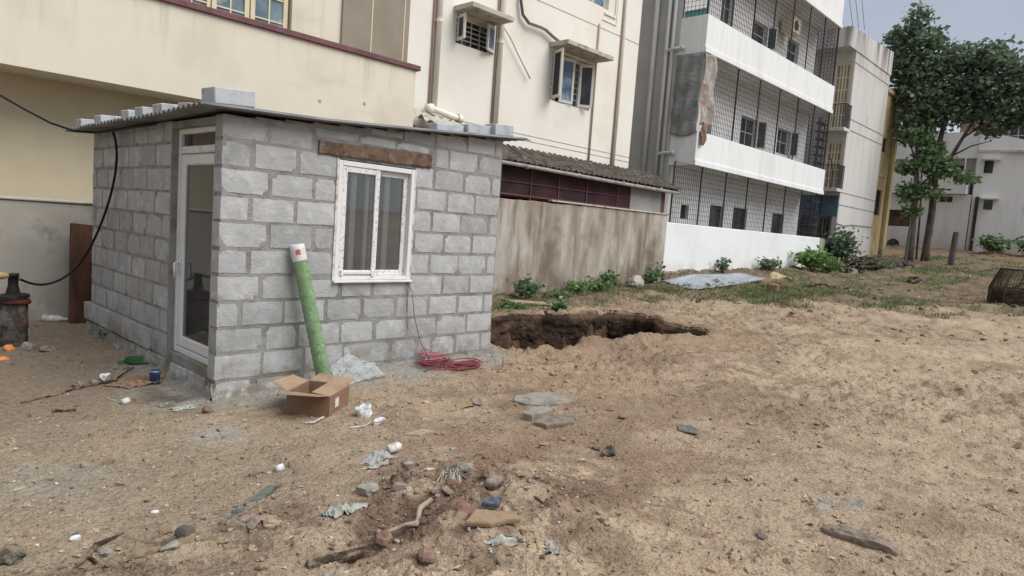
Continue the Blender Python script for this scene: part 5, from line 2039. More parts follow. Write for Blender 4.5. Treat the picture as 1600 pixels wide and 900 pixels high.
slab4((p0.x, p0.y, zb + .055), (p1.x, p1.y, zb + .055), (p1.x, p1.y, zb + .125), (p0.x, p0.y, zb + .125), .001).build('paper_label', 'label_white', bx_)

# --- green roll leaning on the wall behind the carton
P0, P1 = Vector((.845, -.235, .03)), Vector((.605, -.075, 1.235))
ax_ = (P1 - P0).normalized()
Lr = (P1 - P0).length
RL = thing('green_roll', tuple(P0), 'long green wrapped roll with white end leaning on the hut wall', 'roll')
m = MB()
m.lathe([(.0, 0), (.060, 0), (.0625, .01), (.063, Lr * .3), (.062, Lr * .6), (.061, Lr - .14)], P0, 24, ax_)
m.build('wrapped_body', 'roll_green', RL, smooth=True)
m = MB()
m.lathe([(.0615, Lr - .142), (.0620, Lr - .06), (.060, Lr - .012), (.052, Lr - .004), (.050, Lr - .03), (.0, Lr - .03)], P0, 24, ax_)
wt = m.build('white_end', 'roll_white', RL, smooth=True)
m = MB()
x_ = Vector((0, -1, 0))
x_ = (x_ - ax_ * x_.dot(ax_)).normalized()
x_ = (x_ + (ax_.cross(x_)) * -.55).normalized()
y_ = ax_.cross(x_)
c0 = P0 + ax_ * (Lr - .07)
for (du, dv, r) in ((0, 0, .011), (.012, .011, .010), (-.012, .010, .010), (.011, -.012, .010), (-.012, -.011, .010), (0, .018, .008)):
    ring = []
    for k in range(10):
        a = 2 * math.pi * k / 10
        s_, h_ = du + r * math.cos(a), dv + r * math.sin(a)
        ph = s_ / .062
        ring.append(tuple(c0 + ax_ * h_ + (x_ * math.cos(ph) + y_ * math.sin(ph)) * .0632))
    m.add(ring, [tuple(range(10))])
m.build('red_mark', 'roll_red', wt)

# --- plastic scraps beside the carton
def bag(name, x, y, size, m, label, cat, seed, cuts=6, rough=.10, sink=.25, rz=0):
    g = np.random.default_rng(seed)
    P = ICO2[0].copy()
    for _ in range(cuts):
        d = g.normal(size=3); d /= np.linalg.norm(d)
        s_ = P @ d
        P = P - np.maximum(s_ - g.uniform(.3, .7), 0)[:, None] * d
    P *= 1 + g.normal(size=(len(P), 1)) * rough
    P /= np.abs(P).max(0)
    P = P * np.array(size) / 2 @ np.array(Euler((0, 0, rz)).to_matrix()).T
    z = Hs(x, y) - P[:, 2].min() - size[2] * sink
    return tag(MB().add((P + np.array([x, y, z])).tolist(), ICO2[1]).build(name, m, smooth=False), label, cat)


bag('plastic_bag', .64, -1.08, (.17, .13, .14), 'bag_white', 'crumpled white plastic bag on the ground beside the cardboard box', 'bag', 4, rough=.13)
bag('plastic_bag', .63, -1.30, (.16, .08, .07), 'bag_white', 'small twisted white plastic bag in front of the larger bag', 'bag', 5, rough=.12, rz=.4)
m = MB()


def filmf(u, v):
    x = .98 + .48 * u
    n_ = float(fbm(np.array([u * 5.0]), np.array([v * 5.0]), 9, 3)[0])
    y = -.03 - .22 * (1 - v) - .05 * n_
    z = Hs(x, y) + .02 + (.17 * v * (1 - abs(u - .4) * 1.4)) + .07 * (n_ - .5)
    return (x, y, z)


m.sheet(filmf, 26, 20, .002, (0, -1, 0))
tag(m.build('plastic_film', 'film'), 'crumpled clear plastic film heaped against the hut wall behind the box', 'plastic film')
m = MB()
m.tube([(.22, -1.0, Hs(.22, -1.0) + .012), (.28, -1.02, Hs(.28, -1.02) + .014), (.36, -.99, Hs(.36, -.99) + .02), (.40, -.95, Hs(.40, -.95) + .016)], .007, 6)
tag(m.build('plastic_strip', 'plastic_white', smooth=True), 'white curved plastic strip lying in front of the cardboard box', 'plastic strip')
m = MB()
m.tube([(.40, -1.28, Hs(.40, -1.28) + .010), (.50, -1.31, Hs(.50, -1.31) + .012), (.58, -1.27, Hs(.58, -1.27) + .010), (.62, -1.22, Hs(.62, -1.22) + .02)], .006, 6)
tag(m.build('plastic_strip', 'plastic_white', smooth=True), 'thin white plastic strip in front of the white bags', 'plastic strip')

# --- red cable
def coil(x, y, rx, ry, n, seed, h):
    g = np.random.default_rng(seed)
    b = MB()
    for k in range(n):
        cx, cy = x + g.normal() * .035, y + g.normal() * .03
        a0 = g.uniform(0, 6.28)
        ex, ey = rx * g.uniform(.45, 1.3), ry * g.uniform(.35, 1.4)
        z0 = Hs(cx, cy) + .012 + g.uniform(0, h)
        tl = g.normal() * .9
        pts = []
        for i in range(15):
            a = a0 + 5.4 * i / 14
            px, py = cx + ex * math.cos(a), cy + ey * math.sin(a)
            pts.append((px, py, max(z0 + tl * ey * math.sin(a) * .5, Hs(px, py) + .006)))
        b.tube(pts, .0042, 5)
    return b


CB = thing('red_cable', (2.25, -.32, Hs(2.25, -.32)), 'tangled coils of red electric cable at the foot of the hut wall', 'cable')
coil(2.10, -.20, .17, .08, 15, 1, .05).build('cable_coil', 'cable_red', CB, smooth=True)
coil(2.36, -.32, .19, .07, 16, 2, .04).build('cable_coil', 'cable_red', CB, smooth=True)
coil(2.06, -.15, .11, .10, 8, 3, .12).build('cable_coil', 'cable_red2', CB, smooth=True)
m = MB()
pts = [(2.5, -.40), (2.7, -.52), (2.82, -.42), (2.88, -.40), (2.95, -.56), (3.2, -.66), (3.6, -.72), (4.1, -.85), (4.6, -1.0), (5.2, -1.05), (5.9, -1.25), (6.8, -1.4), (7.8, -1.3), (8.8, -1.05)]
xs = np.interp(np.linspace(0, 13, 90), range(14), [p[0] for p in pts])
ys_ = np.interp(np.linspace(0, 13, 90), range(14), [p[1] for p in pts])
zs_ = H(xs, ys_) + .008
zs_[8:14] += [.02, .06, .10, .09, .05, .02]
m.tube(list(zip(xs, ys_, zs_ - .003)), .0028, 5)
m.build('loose_end', 'cable_red', CB, smooth=True)
m = MB()
m.tube([(1.83, -.012, .90), (1.86, -.05, .80), (1.90, -.06, .55), (1.98, -.08, .30), (2.04, -.14, .16)], .004, 5)
m.tube([(1.82, -.012, .90), (1.825, -.03, .75), (1.83, -.03, .52), (1.85, -.035, .42)], .003, 5)
m.tube([(1.83, -.012, .90), (1.80, -.04, .80), (1.82, -.035, .60)], .003, 5)
tag(m.build('dangling_wires', 'wire_grey', smooth=True), 'thin grey wires dangling from the window corner to the red cable', 'wires')

# --- black supply cable and hose on the left
m = MB()
pts = [(-1.15, 3.45, 2.62), (-.9, 3.42, 2.50), (-.6, 3.38, 2.34), (-.40, 3.3, 2.235), (-.22, 3.1, 2.165), (-.12, 2.7, 2.15), (-.10, 2.2, 2.155), (-.09, 1.6, 2.165), (-.08, 1.2, 2.17)]
m.tube([(-4.5, 4.0, 4.0), (-2.6, 3.7, 3.25), (-1.8, 3.55, 2.90)] + pts, .012, 6)
tag(m.build('overhead_cable', 'cable_black', smooth=True), 'black cable coming from upper left to the hut eaves', 'cable')
m = MB()
pts = [(-.10, 2.30, 2.16), (-.07, 2.28, 2.02), (-.05, 2.34, 1.80), (-.06, 2.48, 1.50), (-.09, 2.68, 1.20), (-.14, 2.85, .95), (-.22, 2.95, .76), (-.33, 2.98, .64), (-.45, 2.95, .585), (-.56, 2.90, .575), (-.66, 2.86, .60), (-.75, 2.82, .645)]
P = [Vector(p) for p in pts]
sm = []
for i in range(len(P) - 1):                              # Catmull-Rom smoothing
    p0, p1, p2, p3 = P[max(i - 1, 0)], P[i], P[i + 1], P[min(i + 2, len(P) - 1)]
    for k in range(6):
        t = k / 6
        sm.append(tuple(.5 * ((2 * p1) + (p2 - p0) * t + (2 * p0 - 5 * p1 + 4 * p2 - p3) * t * t + (3 * p1 - p0 - 3 * p2 + p3) * t ** 3)))
sm.append(tuple(P[-1]))
m.tube(sm, .012, 7)
tag(m.build('hose', 'cable_black', smooth=True), 'black hose hanging from the hut eaves to the well head', 'hose')

# --- well head at the left edge
wx, wy_ = -.80, 2.80
wz = Hs(wx, wy_)
WH = thing('well_head', (wx, wy_, wz), 'rusty well casing with red and black cap at the left edge', 'well head')
m = MB()
m.lathe([(.0, -.03), (.122, -.03), (.124, .0), (.120, .16), (.128, .18), (.128, .22), (.121, .235), (.124, .42), (.0, .42)], (wx, wy_, wz), 22)
m.build('casing', 'casing', WH, smooth=True)
m = MB()
m.lathe([(.0, .0), (.145, .0), (.148, .02), (.14, .045), (.0, .05)], (wx, wy_, wz + .42), 20, (.06, .05, 1))
m.build('cap_ring', 'red_cap', WH, smooth=False)
m = MB()
m.lathe([(.0, .0), (.15, .0), (.148, .03), (.08, .05), (.0, .05)], (wx - .01, wy_, wz + .465), 18, (-.10, .02, 1))
m.build('rubber_seal', 'black_rubber', WH)
m = MB()
m.lathe([(.062, 0), (.055, .05), (.044, .09), (.042, .18), (.050, .185), (.05, .21), (.0, .21)], (wx, wy_, wz + .50), 14)
m.build('riser_pipe', 'black_rubber', WH, smooth=True)
m = MB()
m.tube([(wx + .06, wy_ + .02, wz + .655), (wx - .02, wy_, wz + .69), (wx - .10, wy_ - .03, wz + .69)], .022, 10)
m.lathe([(.032, 0), (.036, .02), (.036, .05), (.028, .07)], (wx - .07, wy_ - .02, wz + .69), 12, (-1, -.25, 0))
m.build('brass_valve', 'brass', WH, smooth=True)
m = MB()
m.tube([(wx - .13, wy_ - .04, wz + .69), (wx - .3, wy_ - .08, wz + .68), (wx - .6, wy_ - .1, wz + .62), (wx - 1.0, wy_, wz + .3), (wx - 1.2, wy_ + .1, wz + .02)], .024, 9)
m.build('outlet_hose', 'red_cap', WH, smooth=True)
bag('orange_bag', -.88, 2.55, (.11, .08, .11), 'orange', 'orange plastic scrap standing at the foot of the well head', 'plastic scrap', 8, rough=.05)
bag('orange_bag', -.99, 2.12, (.12, .10, .06), 'orange', 'flat orange plastic scrap at the left edge in front of the other', 'plastic scrap', 9, rough=.06)
rock('concrete_lump', -.72, 2.50, (.16, .14, .13), 'slab_grey', 'square grey concrete lump beside the well head', 'concrete lump', 3, .3, .25, cuts=6)
rock('dirt_lump', -.60, 2.42, (.22, .16, .07), 'rock', 'low brown earth lump right of the well head lump', 'earth lump', 43, .2, .3)

# --- plank, bottle and litter in front of the door
pk = MB()
pk.obox((.09, 4.06, .56), (.24, .045, 1.22), (rad(-12), rad(5), rad(8)), .004)
tag(pk.build('wooden_plank', 'plank_brown'), 'wide dark brown plank leaning on the grey wall behind the hut', 'plank')
bt = thing('plastic_bottle', (-.16, 4.12, Hs(-.16, 4.12)), 'white plastic bottle lying at the foot of the grey wall', 'bottle')
m = MB()
m.lathe([(.0, 0), (.038, .002), (.042, .02), (.042, .15), (.034, .19), (.018, .215), (.018, .23)], (-.28, 4.14, Hs(-.2, 4.12) + .045), 14, (1, -.25, -.08))
m.build('bottle_body', 'plastic_white', bt, smooth=True)
m = MB()
m.lathe([(.021, .228), (.021, .255), (.0, .255)], (-.28, 4.14, Hs(-.2, 4.12) + .045), 12, (1, -.25, -.08))
m.build('cap', 'plastic_white', bt, smooth=True)
tz = Hs(-.21, .68)
tn = thing('paint_tin', (-.21, .68, tz), 'small blue paint tin by the doorstep', 'tin')
m = MB()
m.lathe([(.0, 0), (.036, 0), (.044, .10), (.046, .102), (.046, .108), (.040, .108), (.038, .03), (.0, .03)], (-.21, .68, tz), 20)
m.build('tin_body', 'tin_blue', tn, smooth=True)
m = MB()
m.lathe([(.0435, .098), (.0475, .100), (.0475, .112), (.043, .112)], (-.21, .68, tz), 20)
m.build('rim', 'tin_metal', tn, smooth=True)
gz = Hs(-.10, 1.45)
m = MB()
m.lathe([(.0, .012), (.085, .012), (.095, .03), (.11, .035), (.112, .028), (.09, .0), (.0, .0)], (-.10, 1.45, gz), 20, (.1, -.1, 1))
tag(m.build('green_bowl', 'plastic_green', smooth=True), 'shallow dark green plastic bowl on the ground left of the door', 'bowl')
bag('green_scrap', -.20, 1.48, (.11, .09, .06), 'plastic_green', 'crumpled green scrap touching the green bowl', 'plastic scrap', 11, rough=.07)
m = MB()
m.lathe([(.0, 0), (.022, 0), (.025, .05), (.022, .05), (.019, .01), (.0, .01)], (-.60, .20, Hs(-.6, .2) + .02), 12, (1, .2, .1))
tag(m.build('white_cup', 'plastic_white', smooth=True), 'small white cup lying in front of the door', 'cup')
crumple('jute_mat', -.32, .78, .42, .30, .03, 'jute', 'frayed brown jute mat around the blue paint tin', 'mat', 3, .6, lift=.008)
bag('rag', -.50, .95, (.10, .08, .09), 'bag_white', 'white end of a rag left of the jute mat', 'rag', 12)
bag('rag', -.46, .84, (.14, .09, .05), 'black_rubber', 'black rag beside the white rag and the jute mat', 'rag', 13)
m = MB()
m.tube([(-.42, .92, Hs(-.42, .92) + .015), (-.33, 1.02, Hs(-.33, 1.02) + .035), (-.22, 1.16, Hs(-.22, 1.16) + .03)], [.008, .007, .005], 6)
tag(m.build('stick', 'wood_dark', smooth=True), 'dark stick pointing from the black rag to the green bowl', 'stick')
rock('brick_lump', -.20, -.36, (.085, .075, .075), 'brick', 'round reddish brick lump at the near corner of the hut', 'brick piece', 14, .2, .2)
crumple('plastic_scrap', -.28, -.10, .16, .07, .02, 'plastic_clear', 'clear plastic scrap in the cement puddle at the hut corner', 'plastic scrap', 15, .3)
m = MB()
m.tube([(-1.15, .55, Hs(-1.15, .55) + .005), (-.9, .66, Hs(-.9, .66) + .008), (-.7, .78, Hs(-.7, .78) + .01), (-.5, .86, Hs(-.5, .86) + .01)], .009, 6)
tag(m.build('buried_pipe', 'wood_dark', smooth=True), 'thin dark pipe half buried left of the rags', 'pipe')
rock('rock', -.72, .85, (.16, .12, .08), 'rock', 'brown stone on the thin half buried pipe', 'stone', 16, .5, .35)
rock('rock', -.60, .88, (.07, .06, .06), 'slab_grey', 'small grey stone beside the brown stone and the rags', 'stone', 17, .5, .3)
m = MB()
m.obox((-.98, .15, Hs(-.98, .15) + .012), (.14, .025, .018), (.1, 0, -.5))
tag(m.build('wood_scrap', 'wood_dark'), 'short dark wood scrap on the sand at the far left', 'wood scrap')

# --- rubble in the damp hollow
bag('rubble_chunk', 1.56, -1.19, (.22, .16, .11), 'foam_tan', 'jagged tan rubble chunk in the damp hollow', 'rubble', 21, rough=.12, sink=.3)
rock('rock', 1.69, -1.22, (.13, .11, .10), 'rock', 'grey-brown stone touching the jagged tan chunk', 'stone', 22, .2, .3)


def flag(name, pts, t, m_, label, cat, tilt=0.0, lift=.02):
    """flat broken slab from an outline"""
    n = len(pts)
    zc = max(Hs(*p) for p in pts) + lift
    cx = sum(p[0] for p in pts) / n
    cy = sum(p[1] for p in pts) / n
    up_ = [(p[0], p[1], zc + tilt * (p[0] - cx)) for p in pts]
    cc = [((p[0] - cx) * 1.03 + cx, (p[1] - cy) * 1.03 + cy, zc - .008 + tilt * (p[0] - cx)) for p in pts]
    lo = [(p[0], p[1], zc - t + tilt * (p[0] - cx)) for p in pts]
    b = MB().add(up_ + cc + lo, [tuple(range(n))] + [(i, n + i, n + (i + 1) % n, (i + 1) % n)[::-1] for i in range(n)] + [(n + i, 2 * n + i, 2 * n + (i + 1) % n, n + (i + 1) % n)[::-1] for i in range(n)])
    b.f = [f if i == 0 else f for i, f in enumerate(b.f)]
    return tag(b.build(name, m_), label, cat)


flag('stone_slab', [(2.0, -1.50), (2.12, -1.62), (2.36, -1.68), (2.52, -1.60), (2.46, -1.40), (2.34, -1.30), (2.12, -1.28), (2.0, -1.36)], .07, 'slab_grey', 'largest flat grey broken slab in the middle of the plot', 'slab', .02, .012)
flag('stone_slab', [(1.66, -1.78), (1.68, -1.86), (1.98, -1.82), (2.02, -1.72), (1.90, -1.68)], .06, 'slab_grey', 'narrow pale slab propped up in front of the largest slab', 'slab', -.06, .045)
flag('stone_slab', [(1.60, -1.96), (1.62, -2.06), (1.84, -2.14), (1.96, -2.06), (1.90, -1.94), (1.74, -1.90)], .045, 'rock', 'thin brown-grey slab nearest to the camera of the three', 'slab', .03, .03)
rock('rock', 1.56, -2.68, (.15, .10, .10), 'rock_dark', 'dark brown stone alone right of the heap', 'stone', 23, .4, .25)
rock('brick_piece', 2.34, -2.25, (.12, .06, .05), 'brick', 'flat reddish brick piece right of the slabs', 'brick piece', 24, .7, .3)
flag('plastic_sheet', [(2.42, -2.72), (2.46, -2.86), (2.56, -2.82), (2.64, -2.70), (2.54, -2.64)], .004, 'slate_cloth', 'dark grey-green cloth scrap on the sand at right', 'cloth scrap', 0, .006)
rock('brick_piece', .88, -3.76, (.07, .05, .04), 'brick', 'small red brick piece on the sand at bottom right', 'brick piece', 25, .5, .3)

# --- the debris heap near the camera
rock('brick_piece', .36, -2.72, (.13, .09, .08), 'brick', 'dark red brick piece behind the pale rock on the heap', 'brick piece', 26, .6, .2)
rock('rock', .26, -2.86, (.125, .10, .085), 'rock', 'pale brown rock on the heap beside the brick piece', 'rock', 27, .4, .2, cuts=12)
rock('concrete_lump', -.22, -2.41, (.15, .12, .10), 'slab_grey', 'rough grey concrete lump left of the heap', 'concrete lump', 28, .3, .3, cuts=12)
rock('rock', .34, -2.45, (.08, .05, .06), 'rock_dark', 'small dark stone behind the fibre tuft', 'stone', 29, .3, .3)
rock('concrete_lump', .36, -2.52, (.15, .10, .09), 'slab_grey', 'grey lump beside the white fibre tuft', 'concrete lump', 30, .5, .3)
m = MB()
g = np.random.default_rng(5)
for i in range(60):
    x0, y0 = .26 + g.normal() * .03, -2.52 + g.normal() * .02
    a = g.uniform(-2.8, -1.2)
    L = g.uniform(.07, .16)
    x1, y1 = x0 + math.cos(a) * L, y0 + math.sin(a) * L
    m.tube([(x0, y0, Hs(x0, y0) + .03), ((x0 + x1) / 2, (y0 + y1) / 2, Hs(x0, y0) + .035 + g.uniform(0, .02)), (x1, y1, Hs(x1, y1) + .004)], .0016, 3, False)
tag(m.build('fibre_tuft', 'fibre'), 'frayed tuft of white fibres on the debris heap', 'fibre')
bp_ = thing('plastic_bottle', (.34, -1.86, Hs(.34, -1.86)), 'white bottle neck end lying in a clear bag left of the heap', 'bottle')
m = MB()
m.lathe([(.0, 0), (.026, .0), (.030, .01), (.030, .07), (.026, .085), (.0, .085)], (.31, -1.86, Hs(.31, -1.86) + .03), 14, (1, -.1, .15))
m.build('bottle_body', 'plastic_white', bp_, smooth=True)
m = MB()
m.lathe([(.012, .084), (.012, .1), (.0, .1)], (.31, -1.86, Hs(.31, -1.86) + .03), 12, (1, -.1, .15))
m.build('cap', 'plastic_white', bp_, smooth=True)
crumple('plastic_bag', .20, -1.93, .20, .14, .06, 'film', 'clear crumpled plastic bag under the white bottle', 'bag', 31, .4)
crumple('plastic_scrap', .12, -2.02, .15, .07, .02, 'plastic_clear', 'grey-green plastic scrap left of the clear bag', 'plastic scrap', 32, .2)
m = MB()
m.lathe([(.0, 0), (.020, 0), (.023, .045), (.020, .045), (.017, .01), (.0, .01)], (-.36, -1.70, Hs(-.36, -1.7) + .018), 14, (1, .1, .05))
tag(m.build('white_cup', 'plastic_white', smooth=True), 'white plastic cup lying on the sand below the cardboard box', 'cup')
rock('rock', -.25, -1.68, (.07, .05, .05), 'rock_dark', 'dark stone touching the white plastic cup', 'stone', 33, .3, .3)
crumple('plastic_scrap', -.49, -2.54, .11, .09, .05, 'plastic_clear', 'clear plastic piece in the shallow dip at bottom centre', 'plastic scrap', 34, .5)
crumple('plastic_scrap', -.38, -2.56, .12, .06, .025, 'plastic_clear', 'flat clear plastic strip right of the clear piece', 'plastic scrap', 35, .2)
bk = MB().obox((-.47, -2.90, Hs(-.47, -2.90) + .035), (.085, .065, .06), (.22, .15, .5), .018)
tag(bk.build('brick_piece', 'brick'), 'broken half brick standing at bottom centre', 'brick piece')
bk = MB().obox((-.40, -3.12, Hs(-.40, -3.12) + .015), (.10, .075, .05), (.15, .12, .9), .018)
tag(bk.build('brick_piece', 'brick'), 'orange-red brick at the very bottom edge of the picture', 'brick piece')
m = MB()
m.obox((-.68, -2.88, Hs(-.68, -2.88) + .018), (.27, .045, .03), (.1, -.06, -.28), .005)
tag(m.build('wood_scrap', 'wood_dark'), 'dark wooden batten at the bottom edge left of the brick', 'wood scrap')
bn = MB()
bn.tube([(-.44, -2.86, Hs(-.44, -2.86) + .02), (-.40, -2.87, Hs(-.40, -2.87) + .035), (-.35, -2.90, Hs(-.35, -2.90) + .035), (-.30, -2.93, Hs(-.30, -2.93) + .02)], [.016, .009, .009, .015], 8)
tag(bn.build('bone_like_stick', 'wood_pale', smooth=True), 'pale knobbed stick beside the broken half brick', 'stick')
m = MB()
m.tube([(-.30, -2.92, Hs(-.30, -2.92) + .02), (-.22, -2.84, Hs(-.22, -2.84) + .04), (-.12, -2.80, Hs(-.12, -2.80) + .045)], [.010, .014, .012], 7)
tag(m.build('stick', 'wood_pale', smooth=True), 'pale split stick leaning up right of the knobbed stick', 'stick')
rock('earth_wedge', -.07, -2.93, (.22, .17, .13), 'brick', 'wedge of hard reddish earth left of the tan foam', 'earth lump', 37, .7, .4, cuts=7)
flag('foam_piece', [(-.15, -3.09), (-.08, -3.18), (.0, -3.20), (.05, -3.24), (.09, -3.17), (.03, -3.12), (.0, -3.07), (-.03, -3.03), (-.07, -3.05)], .022, 'foam_tan', 'tan torn foam board on the heap at bottom centre', 'foam board', .05, .03)
flag('plastic_piece', [(.0, -3.03), (.05, -3.10), (.11, -3.06), (.06, -3.0)], .02, 'plastic_blue', 'dark blue plastic piece on the tan foam board', 'plastic piece', .1, .045)
crumple('plastic_scrap', -.08, -3.27, .16, .05, .02, 'plastic_clear', 'pale plastic strip under the tan foam board', 'plastic scrap', 38, -.4)
crumple('plastic_scrap', .06, -3.44, .11, .06, .03, 'plastic_clear', 'pale knotted plastic strip right of the foam at the bottom', 'plastic scrap', 39, .6)
crumple('plastic_scrap', .55, -2.87, .035, .03, .012, 'plastic_teal', 'tiny turquoise scrap right of the heap', 'plastic scrap', 40, .2)
rock('rock', .73, -2.76, (.06, .05, .04), 'rock', 'small cream stone beyond the turquoise scrap', 'stone', 41, .2, .2)
crumple('plastic_scrap', -.62, -2.86, .06, .04, .012, 'plastic_blue', 'bright blue scrap above the dark wooden batten', 'plastic scrap', 42, .2)
crumple('brown_rag', -.02, -2.42, .20, .09, .06, 'wood_dark', 'dark brown leaf-like rag left of the fibre tuft', 'rag', 44, .3)
crumple('paper_scrap', .30, -2.28, .08, .03, .012, 'plastic_white', 'cream paper scrap behind the debris heap', 'paper scrap', 45, -.2)
flag('plank_piece', [(.62, -1.62), (.70, -1.70), (.84, -1.68), (.80, -1.60)], .02, 'wood_pale', 'pale flat stone chip right of the white bottle', 'stone chip', .0, .012)

# half-buried stones and brick crumbs in the strip of debris
g = np.random.default_rng(91)
RUB = MB()
RC = [S(140, 124, 108), S(134, 98, 80), S(120, 106, 92), S(150, 144, 134), S(92, 86, 78)]
for i in range(90):
    t = g.uniform()
    x = -.62 + 1.25 * t + g.normal() * .16
    y = -3.05 + .80 * t + g.normal() * .22
    if i >= 60:
        x, y = -1.45 + g.uniform() * .8 + g.normal() * .1, -2.28 + g.normal() * .10
    s0 = .022 + .06 * g.uniform() ** 2.5
    P = rock_verts(400 + i, 8, ICO1) * np.array((s0 * g.uniform(1, 1.6), s0, s0 * g.uniform(.6, 1))) / 2
    P = P @ np.array(Euler((0, 0, g.uniform(0, 3))).to_matrix()).T
    RUB.add((P + np.array([x, y, Hs(x, y) + s0 * .1])).tolist(), ICO1[1], RC[i % 5])
tag(RUB.build('rubble', 'dirtbits'), 'half-buried stones and brick crumbs in the muddy strip near the camera', kind='stuff')

# --- bottom left corner
rock('rock', -1.66, -1.99, (.15, .12, .09), 'rock_dark', 'large dark grey-green rock in the bottom left corner', 'rock', 46, .4, .25, cuts=12)
rock('brick_piece', -1.74, -1.92, (.06, .05, .05), 'brick', 'red brick bit left of the dark corner rock', 'brick piece', 47, .4, .3)
crumple('clay_patch', -1.16, -2.30, .36, .15, .018, 'yellow_clay', 'patch of yellowish clay at the bottom left', 'clay', 48, -.2, lift=.0)
rt_ = MB()
rt_.tube([(-1.49, -2.20, Hs(-1.49, -2.20) + .0), (-1.43, -2.16, Hs(-1.43, -2.16) + .012), (-1.38, -2.09, Hs(-1.38, -2.09) + .016), (-1.30, -2.06, Hs(-1.30, -2.06) + .012), (-1.25, -2.02, Hs(-1.25, -2.02) + .004)], [.004, .010, .012, .007, .003], 7)
rt_.tube([(-1.42, -2.16, Hs(-1.42, -2.16) + .008), (-1.41, -2.22, Hs(-1.41, -2.22) + .008), (-1.43, -2.27, Hs(-1.43, -2.27))], [.008, .006, .003], 6)
tag(rt_.build('root', 'wood_dark', smooth=True), 'dark forked root left of the yellow clay patch', 'root')
bag('paper_scrap', -1.42, -1.97, (.065, .045, .03), 'bag_white', 'white crumpled scrap above the dark root', 'paper scrap', 49)
bag('paper_scrap', -1.06, -1.86, (.055, .03, .025), 'bag_white', 'white scrap on the sand right of the gravel spill', 'paper scrap', 50)
rock('brick_piece', -1.03, -1.03, (.07, .05, .06), 'brick', 'reddish stone standing alone on the grey sand', 'brick piece', 51, .4, .2)
rock('rock', -1.15, -1.02, (.07, .05, .03), 'slab_grey', 'flat pale stone left of the reddish stone', 'stone', 52, .4, .2)
flag('plastic_sheet', [(-.86, -2.12), (-.84, -2.17), (-.62, -2.06), (-.44, -1.92), (-.46, -1.88), (-.68, -2.02)], .006, 'slate_cloth', 'long grey-green strip half sunk in the sand at left', 'cloth strip', 0, .004)

# --- concrete beam fragment at the lower right
rock('beam_fragment', 1.50, -4.30, (.38, .12, .10), 'rock', 'jagged grey-brown concrete beam fragment half buried at lower right', 'concrete beam', 55, rad(-84), .35, cuts=5, tilt=(.06, .05))
crumple('gravel_spill', 1.95, -4.05, .55, .22, .03, 'slab_grey', 'low spill of grey cement right of the beam fragment', 'cement spill', 53, -.3, lift=-.014)
rock('rock', 1.12, -3.95, (.09, .07, .06), 'rock', 'brown earth clod left of the beam fragment', 'stone', 54, .2, .3)

# --- along the back
sh = MB()
rr = random.Random(3)


def zsheet(u, v):
    fl, frr, br_, bl = Vector((12.45, 2.60)), Vector((17.2, 2.95)), Vector((16.7, 3.55)), Vector((13.05, 3.9))
    p = (fl * (1 - u) + frr * u) * (1 - v) + (bl * (1 - u) + br_ * u) * v
    curl = .16 * (1 - u) ** 3 * (v - .4) ** 2 + .05 * u ** 4
    g_ = float(macro(np.array([p.x]), np.array([p.y]))[0])
    z = g_ + .06 + curl + .02 * v + .014 * math.sin(v * 2 * math.pi * 8)
    return (p.x, p.y, z)


sh.sheet(zsheet, 24, 72, .006)
tag(sh.build('metal_sheet', 'zinc', smooth=True), 'loose silvery corrugated metal sheet lying by the white wall', 'metal sheet')
pb = MB()
pb.obox((6.95, 2.98, Hs(6.95, 2.98) + .07), (.85, .20, .035), (.06, .05, -.35), .006)
tag(pb.build('pale_board', 'wood_pale'), 'pale weathered board lying on the pit rim by the brown wall', 'board')
rock('boulder', 11.6, 3.75, (.62, .34, .40), 'grey_wall', 'square grey stone block at the foot of the brown wall', 'stone block', 61, .1, .3, cuts=6)
bag('sack', 15.85, 1.95, (.80, .6, .66), 'burlap_far', 'pale yellow filled sack on the weedy ground', 'sack', 62, rough=.06, sink=.08)
bk = MB().obox((14.75, 1.72, Hs(14.75, 1.72) + .12), (.32, .28, .28), (.05, .05, .3), .04)
tag(bk.build('clay_block', 'brick'), 'pinkish clay block beside the yellow sack', 'clay block')
m = MB()
m.tube([(16.9, 1.75, Hs(16.9, 1.75) + .05), (17.6, 1.5, Hs(17.6, 1.5) + .06), (18.2, 1.1, Hs(18.2, 1.1) + .03)], .04, 6)
tag(m.build('branch', 'wood_dark', smooth=True), 'dark branch on the ground right of the yellow sack', 'branch')


def brush(name, cx, cy, rx, ry, h, n, label, seed):
    g = np.random.default_rng(seed)
    b = MB()
    for i in range(n):
        x0, y0 = cx + g.uniform(-1, 1) * rx, cy + g.uniform(-1, 1) * ry
        e = 1 - ((x0 - cx) / rx) ** 2 * .8
        a = g.normal() * .35 + .1
        L = g.uniform(.5, 1.5)
        z0 = Hs(x0, y0) + h * max(e, .1) * g.uniform(.1, 1)
        p1 = (x0 + math.cos(a) * L, y0 - math.sin(a) * L * .6, z0 + g.normal() * .12 - .06)
        b.tube([(x0, y0, z0), ((x0 + p1[0]) / 2, (y0 + p1[1]) / 2, (z0 + p1[2]) / 2 + .06), p1], [.035, .028, .012], 5)
    return tag(b.build(name, 'haypile'), label, 'brushwood')


